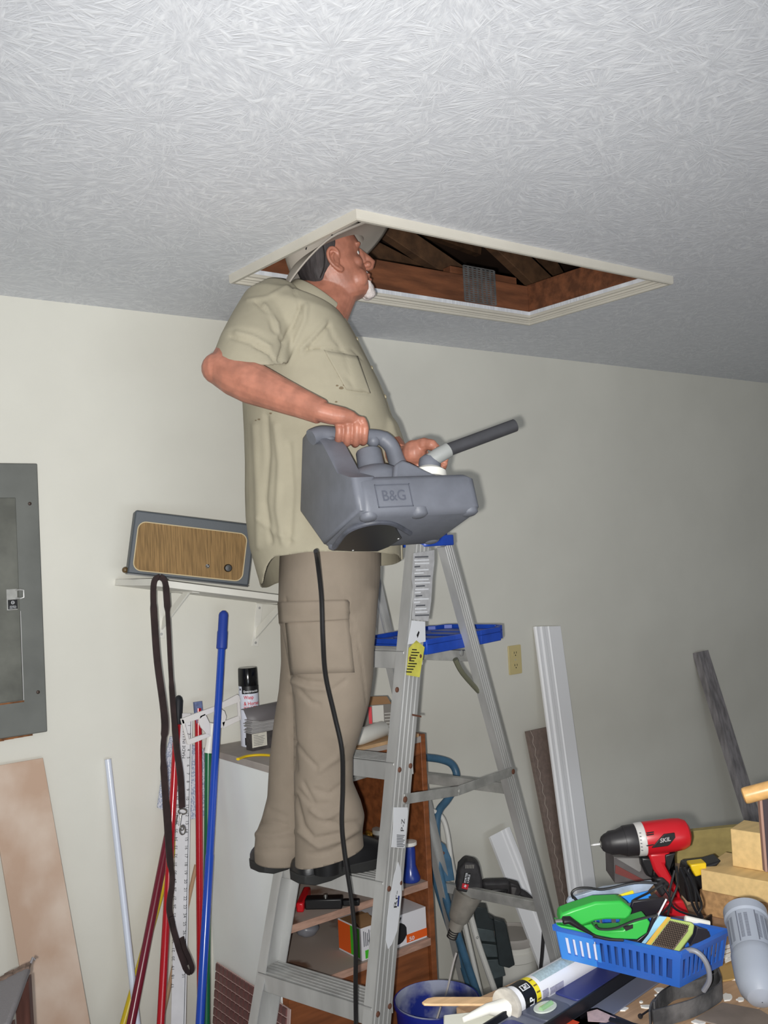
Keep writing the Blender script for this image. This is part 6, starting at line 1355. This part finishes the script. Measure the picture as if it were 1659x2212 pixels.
# drill standing behind the basket
dD = 1.98; s_ = dD/FPX; ax_ = (P(1480, 1800, dD)-P(1300, 1823, dD+.0)).normalized()
t = thing('cordless_drill', 'red and black cordless drill standing on its battery behind the basket', 'drill', P(1465, 1990, dD))
DM = basis(P(1276, 1826, dD), ax_.cross(_f), ez=ax_)
def dl(pr, name, m, par=t): g = G(); g.lathe([(r*s_, h*s_) for r, h in pr], DM, 26); return obj(name, g, m, par, ang=35)
m_drill = mat('red_drill_plastic', (190, 22, 34), .35); m_chuck = mat('black_chuck', (38, 36, 38), .45)
dl([(.5, 0), (2.5, 4), (3.2, 8), (3.2, 26)], 'bit', m_alu); dl([(6, 20), (8, 22), (8, 28)], 'chuck_tip', m_chr)
dl([(9, 22), (15, 25), (20, 32), (22, 38), (25, 42), (26, 58), (30, 70), (31, 84), (31, 98)], 'chuck', m_chuck); dl([(31.5, 72), (32.5, 75), (33, 98), (32, 101)], 'clutch_collar', m_chuck)
wr = dl([(33.5, 98), (35, 100), (35.5, 114), (34, 116)], 'torque_ring', mat('white_ring', (200, 198, 194), .4))
dl([(34, 114), (35, 117), (35, 150), (34.5, 180), (33, 196), (28, 208), (18, 214), (1, 216)], 'motor_housing', m_drill)
dp = lambda pts, off, th, m, name, par=t, bev=.004: obj(name, vprism(z8(pts), dD+off, th), m, par, bevel=bev)
dp([(800, 480), (960, 470), (985, 560), (920, 560), (990, 690), (1030, 760), (1035, 820), (990, 770), (900, 680), (840, 600)], -.016, .036, m_drill, 'handle', bev=.008)
dp([(920, 490), (1000, 470), (985, 520), (990, 560), (960, 600), (1040, 760), (1040, 800), (990, 690), (925, 560)], -.018, .040, m_blk, 'rubber_grip', bev=.004)
dp([(745, 505), (850, 510), (855, 570), (845, 600), (835, 665), (790, 640), (755, 570)], -.010, .024, m_blk, 'trigger', bev=.005)
dp([(850, 660), (905, 650), (960, 700), (930, 760), (900, 800), (860, 720)], -.02, .04, m_chuck, 'grip_foot', bev=.004)
dp([(920, 830), (1050, 815), (1110, 940), (1090, 960), (900, 960), (890, 900)], -.03, .07, m_drill, 'battery', bev=.008)
lz = dp([(825, 440), (870, 385), (915, 340), (990, 330), (995, 365), (955, 415), (940, 425)], -.0345, .004, m_blk, 'badge', bev=.001)
text('lettering', 'SKIL', basis(P(*z8([(884, 402)])[0], dD-.0352), P(1480, 1798, dD)-P(1440, 1806, dD), ez=-_f), mat('grey_print_light', (168, 164, 164), .5), lz, width=78/3.325*s_, height=30/3.325*s_, shear=.25, bold=.03)
for y0 in (330, 345, 420): dp([(785, y0), (840, y0-8), (840, y0-2), (790, y0+7)], -.0345, .003, m_blk, 'vent', bev=0)
for k in range(6): dp([(736+k*3, 330+k*25), (748+k*3, 330+k*25), (748+k*3, 334+k*25), (736+k*3, 334+k*25)], -.0355, .002, m_inkg, 'torque_mark', wr, 0)
# packages, clip, wood blocks
t = thing('grey_red_package', 'dark grey package with a red stripe standing behind the drill', 'package', P(1360, 1912, 2.0))
o = stand(z8([(552, 502), (745, 508), (850, 640), (850, 690), (830, 694), (558, 692)]), 2.00, .08, mat('grey_package', (88, 84, 84), .45, var=.2, vs=20), 'package', '', '', t)
stand(z8([(570, 512), (742, 512), (748, 600), (735, 610)]), 1.998, .002, mat('pale_grey_print', (132, 130, 128), .4), 'grey_panel', '', '', o, 0); stand(z8([(565, 560), (800, 685), (730, 685), (562, 620)]), 1.998, .002, mat('dull_red_print', (112, 54, 50), .5), 'red_stripe', '', '', o, 0)
t = thing('tape_tool', 'black tool with a bright yellow clip between drill and wood blocks', 'tool', P(1500, 1945, 1.97))
stand(z8([(1080, 575), (1225, 560), (1330, 530), (1225, 650), (1222, 730), (1180, 830), (1080, 830), (1060, 700)]), 2.0, .05, m_blk, 'black_body', '', '', t, .004)
stand(z8([(1100, 560), (1218, 545), (1222, 625), (1140, 648), (1120, 620)]), 1.99, .03, mat('yellow_plastic', (232, 196, 26), .4), 'yellow_clip', '', '', t, .003)
t = stand(z8([(1000, 330), (1330, 295), (1659, 265), (1659, 380), (1340, 560), (1230, 540), (1100, 560), (985, 545)]), 2.25, .02, mat('olive_stained_plywood', (150, 134, 82), .7, var=.12, vs=8, st=(1, 6, 6)), 'plywood_board', 'olive stained plywood board leaning at the back of the bench behind the blocks', 'board')
m_pine = mat('pale_pine_block', (222, 190, 132), .6, var=.08, vs=5, st=(1, 16, 16), bump=.02, bs=20); m_pined = mat('rough_brown_wood', (172, 134, 90), .8, var=.2, vs=8, st=(1, 12, 12), bump=.1, bs=20)
L0 = PZ(1514, 1975, BT); Ld = (PZ(1659, 2006, BT)-L0).normalized(); LN = UP.cross(Ld)
if LN.y < 0: LN = -LN
def block(name, label, x0, x1, y0, y1, z0, z1, m):
    Mx = basis(L0, Ld, ez=UP); sg = 1 if (Mx.to_3x3() @ V((0, 1, 0))).dot(LN) > 0 else -1
    g = G(); g.M = Mx; g.box((x0, min(sg*y0, sg*y1), z0), (x1, max(sg*y0, sg*y1), z1)); return obj(name, g, m, None, bevel=.0015, loc=Mx @ V(((x0+x1)/2, sg*(y0+y1)/2, z0)), label=label, cat='wood block')
block('wood_block', 'rough brown wood block at the bottom of the stack on the bench', 0, .30, 0, .14, .0, .05, m_pined)
block('wood_block', 'pale pine block in the middle of the stack, longer than the top one', .006, .30, -.002, .13, .0502, .092, m_pine)
block('wood_block', 'pale pine block with a knot, topmost of the stack', .052, .30, .05, .125, .0922, .168, m_pine)
# dowel handle with thin dark panel
t = thing('dowel_paddle', 'wooden dowel handle atop a thin dark panel cut off by the right edge', 'paddle', P(1650, 1880, 1.72))
g = G(); q0, q1 = P(1612, 1718, 1.72), P(1720, 1690, 1.70); dv = (q1-q0).normalized(); g.tube([q0-dv*.006, q0-dv*.004, q0, q1], [.010, .0135, .0145, .0145], 16); obj('dowel', g, mat('varnished_dowel', (214, 168, 106), .35, var=.1, vs=10, st=(1, 8, 8)), t)
o = stand([(1643, 1728), (1700, 1722), (1700, 1880), (1655, 1884)], 1.722, .006, mat('dark_panel', (58, 46, 50), .5), 'panel', '', '', t)
stand([(1641, 1728), (1647, 1728), (1659, 1884), (1653, 1884)], 1.718, .012, mat('pinkish_edge', (164, 128, 112), .6), 'panel_edge', '', '', t)
# grey canister
k0, k1 = P(1612, 1985, 1.60), P(1642, 2140, 1.48); ax2 = (k1-k0).normalized(); Lk = (k1-k0).length
KMx = basis(k0, ax2.cross(_f), ez=ax2); s2 = 1.54/FPX; rk = 45*s2
t = thing('grey_canister', 'pale grey ribbed plastic canister lying on the bench at right', 'canister', k1-UP*rk)
m_kan = mat('pale_grey_plastic', (156, 162, 174), .45, bump=.05)
g = G(); g.lathe([(rk*1.0, -.012), (rk*1.06, -.012), (rk*1.07, .004), (rk*1.0, .008), (rk*1.0, Lk*.52), (rk*1.04, Lk*.54), (rk*1.05, Lk*.62), (rk*1.02, Lk*.86), (rk*.9, Lk*1.0), (rk*.62, Lk*1.1), (rk*.3, Lk*1.14), (.001, Lk*1.15)], KMx, 36, cap=False); kb_ = obj('shell', g, m_kan, t, ang=25)
g = G(); g.lathe([(rk*1.0, -.012), (rk*.93, -.010), (rk*.9, .012), (.001, .014)], KMx, 30, cap=False); obj('end_recess', g, mat('dark_grey_recess', (88, 90, 98), .6), t)
g = G(); q = KMx.inverted() @ CAM; a0 = math.atan2(q.y, q.x)
for i in range(-4, 5):
    if i in (-1, 2): continue
    for j in range(22):
        a = a0+i*.27; z = .016+j*(Lk*.48-.018)/22; r = rk*1.003; da_ = .085
        g.add([KMx @ V((r*math.cos(a+s*da_), r*math.sin(a+s*da_), z+dz)) for s, dz in ((-1, 0), (1, 0), (1, .0014), (-1, .0014))], [(0, 1, 2, 3)])
o = obj('vent_slots', g, mat('slot_grey', (104, 108, 120), .6), kb_); o['kind'] = 'stuff'
g = G()
for i in (-1.5, 1.5):
    a = a0+i*.30; g.tube([KMx @ V((rk*1.003*math.cos(a), rk*1.003*math.sin(a), z)) for z in (.01, Lk*.5)], .0009, 5)
obj('seam', g, mat('slot_grey', (104, 108, 120), .6), kb_)
# grey hook and loop strap, curled
zs = BT+.001; hs = .026
lp = [(1405, 2222), (1410, 2200), (1432, 2178), (1470, 2150), (1505, 2132), (1535, 2124), (1552, 2122), (1548, 2134), (1532, 2142), (1500, 2152), (1470, 2156), (1445, 2166), (1425, 2182), (1415, 2200)]
pts = [PZ(x, y, zs+.0) for x, y in lp]
def strap_(pts, h_, th):
    c = bez(pts, 4); g = G(); m = len(c); rings = []
    for i, p in enumerate(c):
        t_ = (c[min(i+1, m-1)]-c[max(i-1, 0)]).normalized(); s = UP.cross(t_).normalized(); rings.append([p-s*th, p+s*th, p+s*th+UP*h_, p-s*th+UP*h_])
    g.loft(rings); return g
m_strap = mat('mottled_grey_strap', (104, 102, 102), .9, col2=(58, 58, 60), vs=26, bump=.2, bs=200)
t = thing('curled_strap', 'mottled dark grey strap curled on its edge at the bench front', 'strap', pts[4])
obj('strap', strap_(pts, hs, .0014), m_strap, t, ang=50)
pts2 = [PZ(x, y, zs) for x, y in ((1412, 2222), (1450, 2212), (1500, 2196), (1540, 2174), (1560, 2155), (1552, 2126))]
obj('strap', strap_(pts2, hs*1.1, .0014), m_strap, t, ang=50)
g = G(); n0, n1 = PZ(1382, 2196, BT+.004), PZ(1416, 2172, BT+.004); g.tube([n0, n0+(n1-n0)*.06, n0+(n1-n0)*.065, n1], [.004, .004, .0017, .0015], 8); obj('nail', g, m_chuck, None, loc=n0, label='dark nail lying on the bench by the curled strap', cat='nail')
# grey hose over the basket corner, papers, cards
g = G(); g.tube(bez([P(x, y, d) for x, y, d in ((1462, 2066, 1.58), (1480, 2054, 1.555), (1500, 2054, 1.545), (1518, 2068, 1.54), (1530, 2092, 1.54), (1532, 2118, 1.545), (1520, 2140, 1.555))], 5), .0042, 10); obj('grey_hose', g, mat('grey_hose', (128, 130, 138), .45), None, loc=P(1520, 2140, 1.555), label='short grey hose arching over the basket corner', cat='hose')
for k in range(4): slab([(1556+k*3, 2046+k*9), (1592, 2034+k*9), (1594, 2039+k*9), (1558+k*3, 2052+k*9)], BT+.006+.001*k, .0015, m_paint, 'paper_strip', ('topmost', 'second', 'third', 'lowest')[k]+' of the white paper strips between basket and canister', 'paper', None, 0)['group'] = 'white paper strips'
slab([(1552, 2085), (1600, 2070), (1605, 2110), (1560, 2118)], BT+.003, .003, mat('amber_cardboard', (178, 144, 86), .7), 'amber_card', 'amber brown card scrap right of the basket', 'card')
t = thing('photo_card', 'dark card with red and white print lying at the bottom bench edge', 'card', PZ(1260, 2205, BT))
slab([(1210, 2188), (1290, 2176), (1400, 2222), (1215, 2230)], BT+.003, .002, mat('dark_print_card', (52, 50, 56), .3), 'card', '', '', t)
slab([(1208, 2192), (1236, 2190), (1236, 2206), (1210, 2208)], BT+.0036, .0005, m_white, 'white_panel', '', '', t, 0); slab([(1214, 2210), (1236, 2202), (1252, 2208), (1236, 2220), (1214, 2222)], BT+.0036, .0005, mat('red_orange_print', (214, 72, 40), .5), 'red_panel', '', '', t, 0)
slab([(1268, 2186), (1290, 2180), (1330, 2198), (1310, 2208), (1270, 2206)], BT+.0036, .0005, mat('pinkish_print', (196, 170, 170), .5, var=.15, vs=90), 'pink_panel', '', '', t, 0)
slab([(1318, 2196), (1395, 2216), (1390, 2222), (1314, 2204)], BT+.004, .0005, m_ink, 'dark_strip', '', '', t, 0)
slab([(1500, 2200), (1560, 2165), (1640, 2180), (1700, 2215), (1620, 2230)], BT+.003, .0025, mat('grey_taupe_sheet', (132, 120, 110), .7, var=.15, vs=16), 'taupe_sheet', 'worn taupe sheet on the bench under the canister', 'sheet')
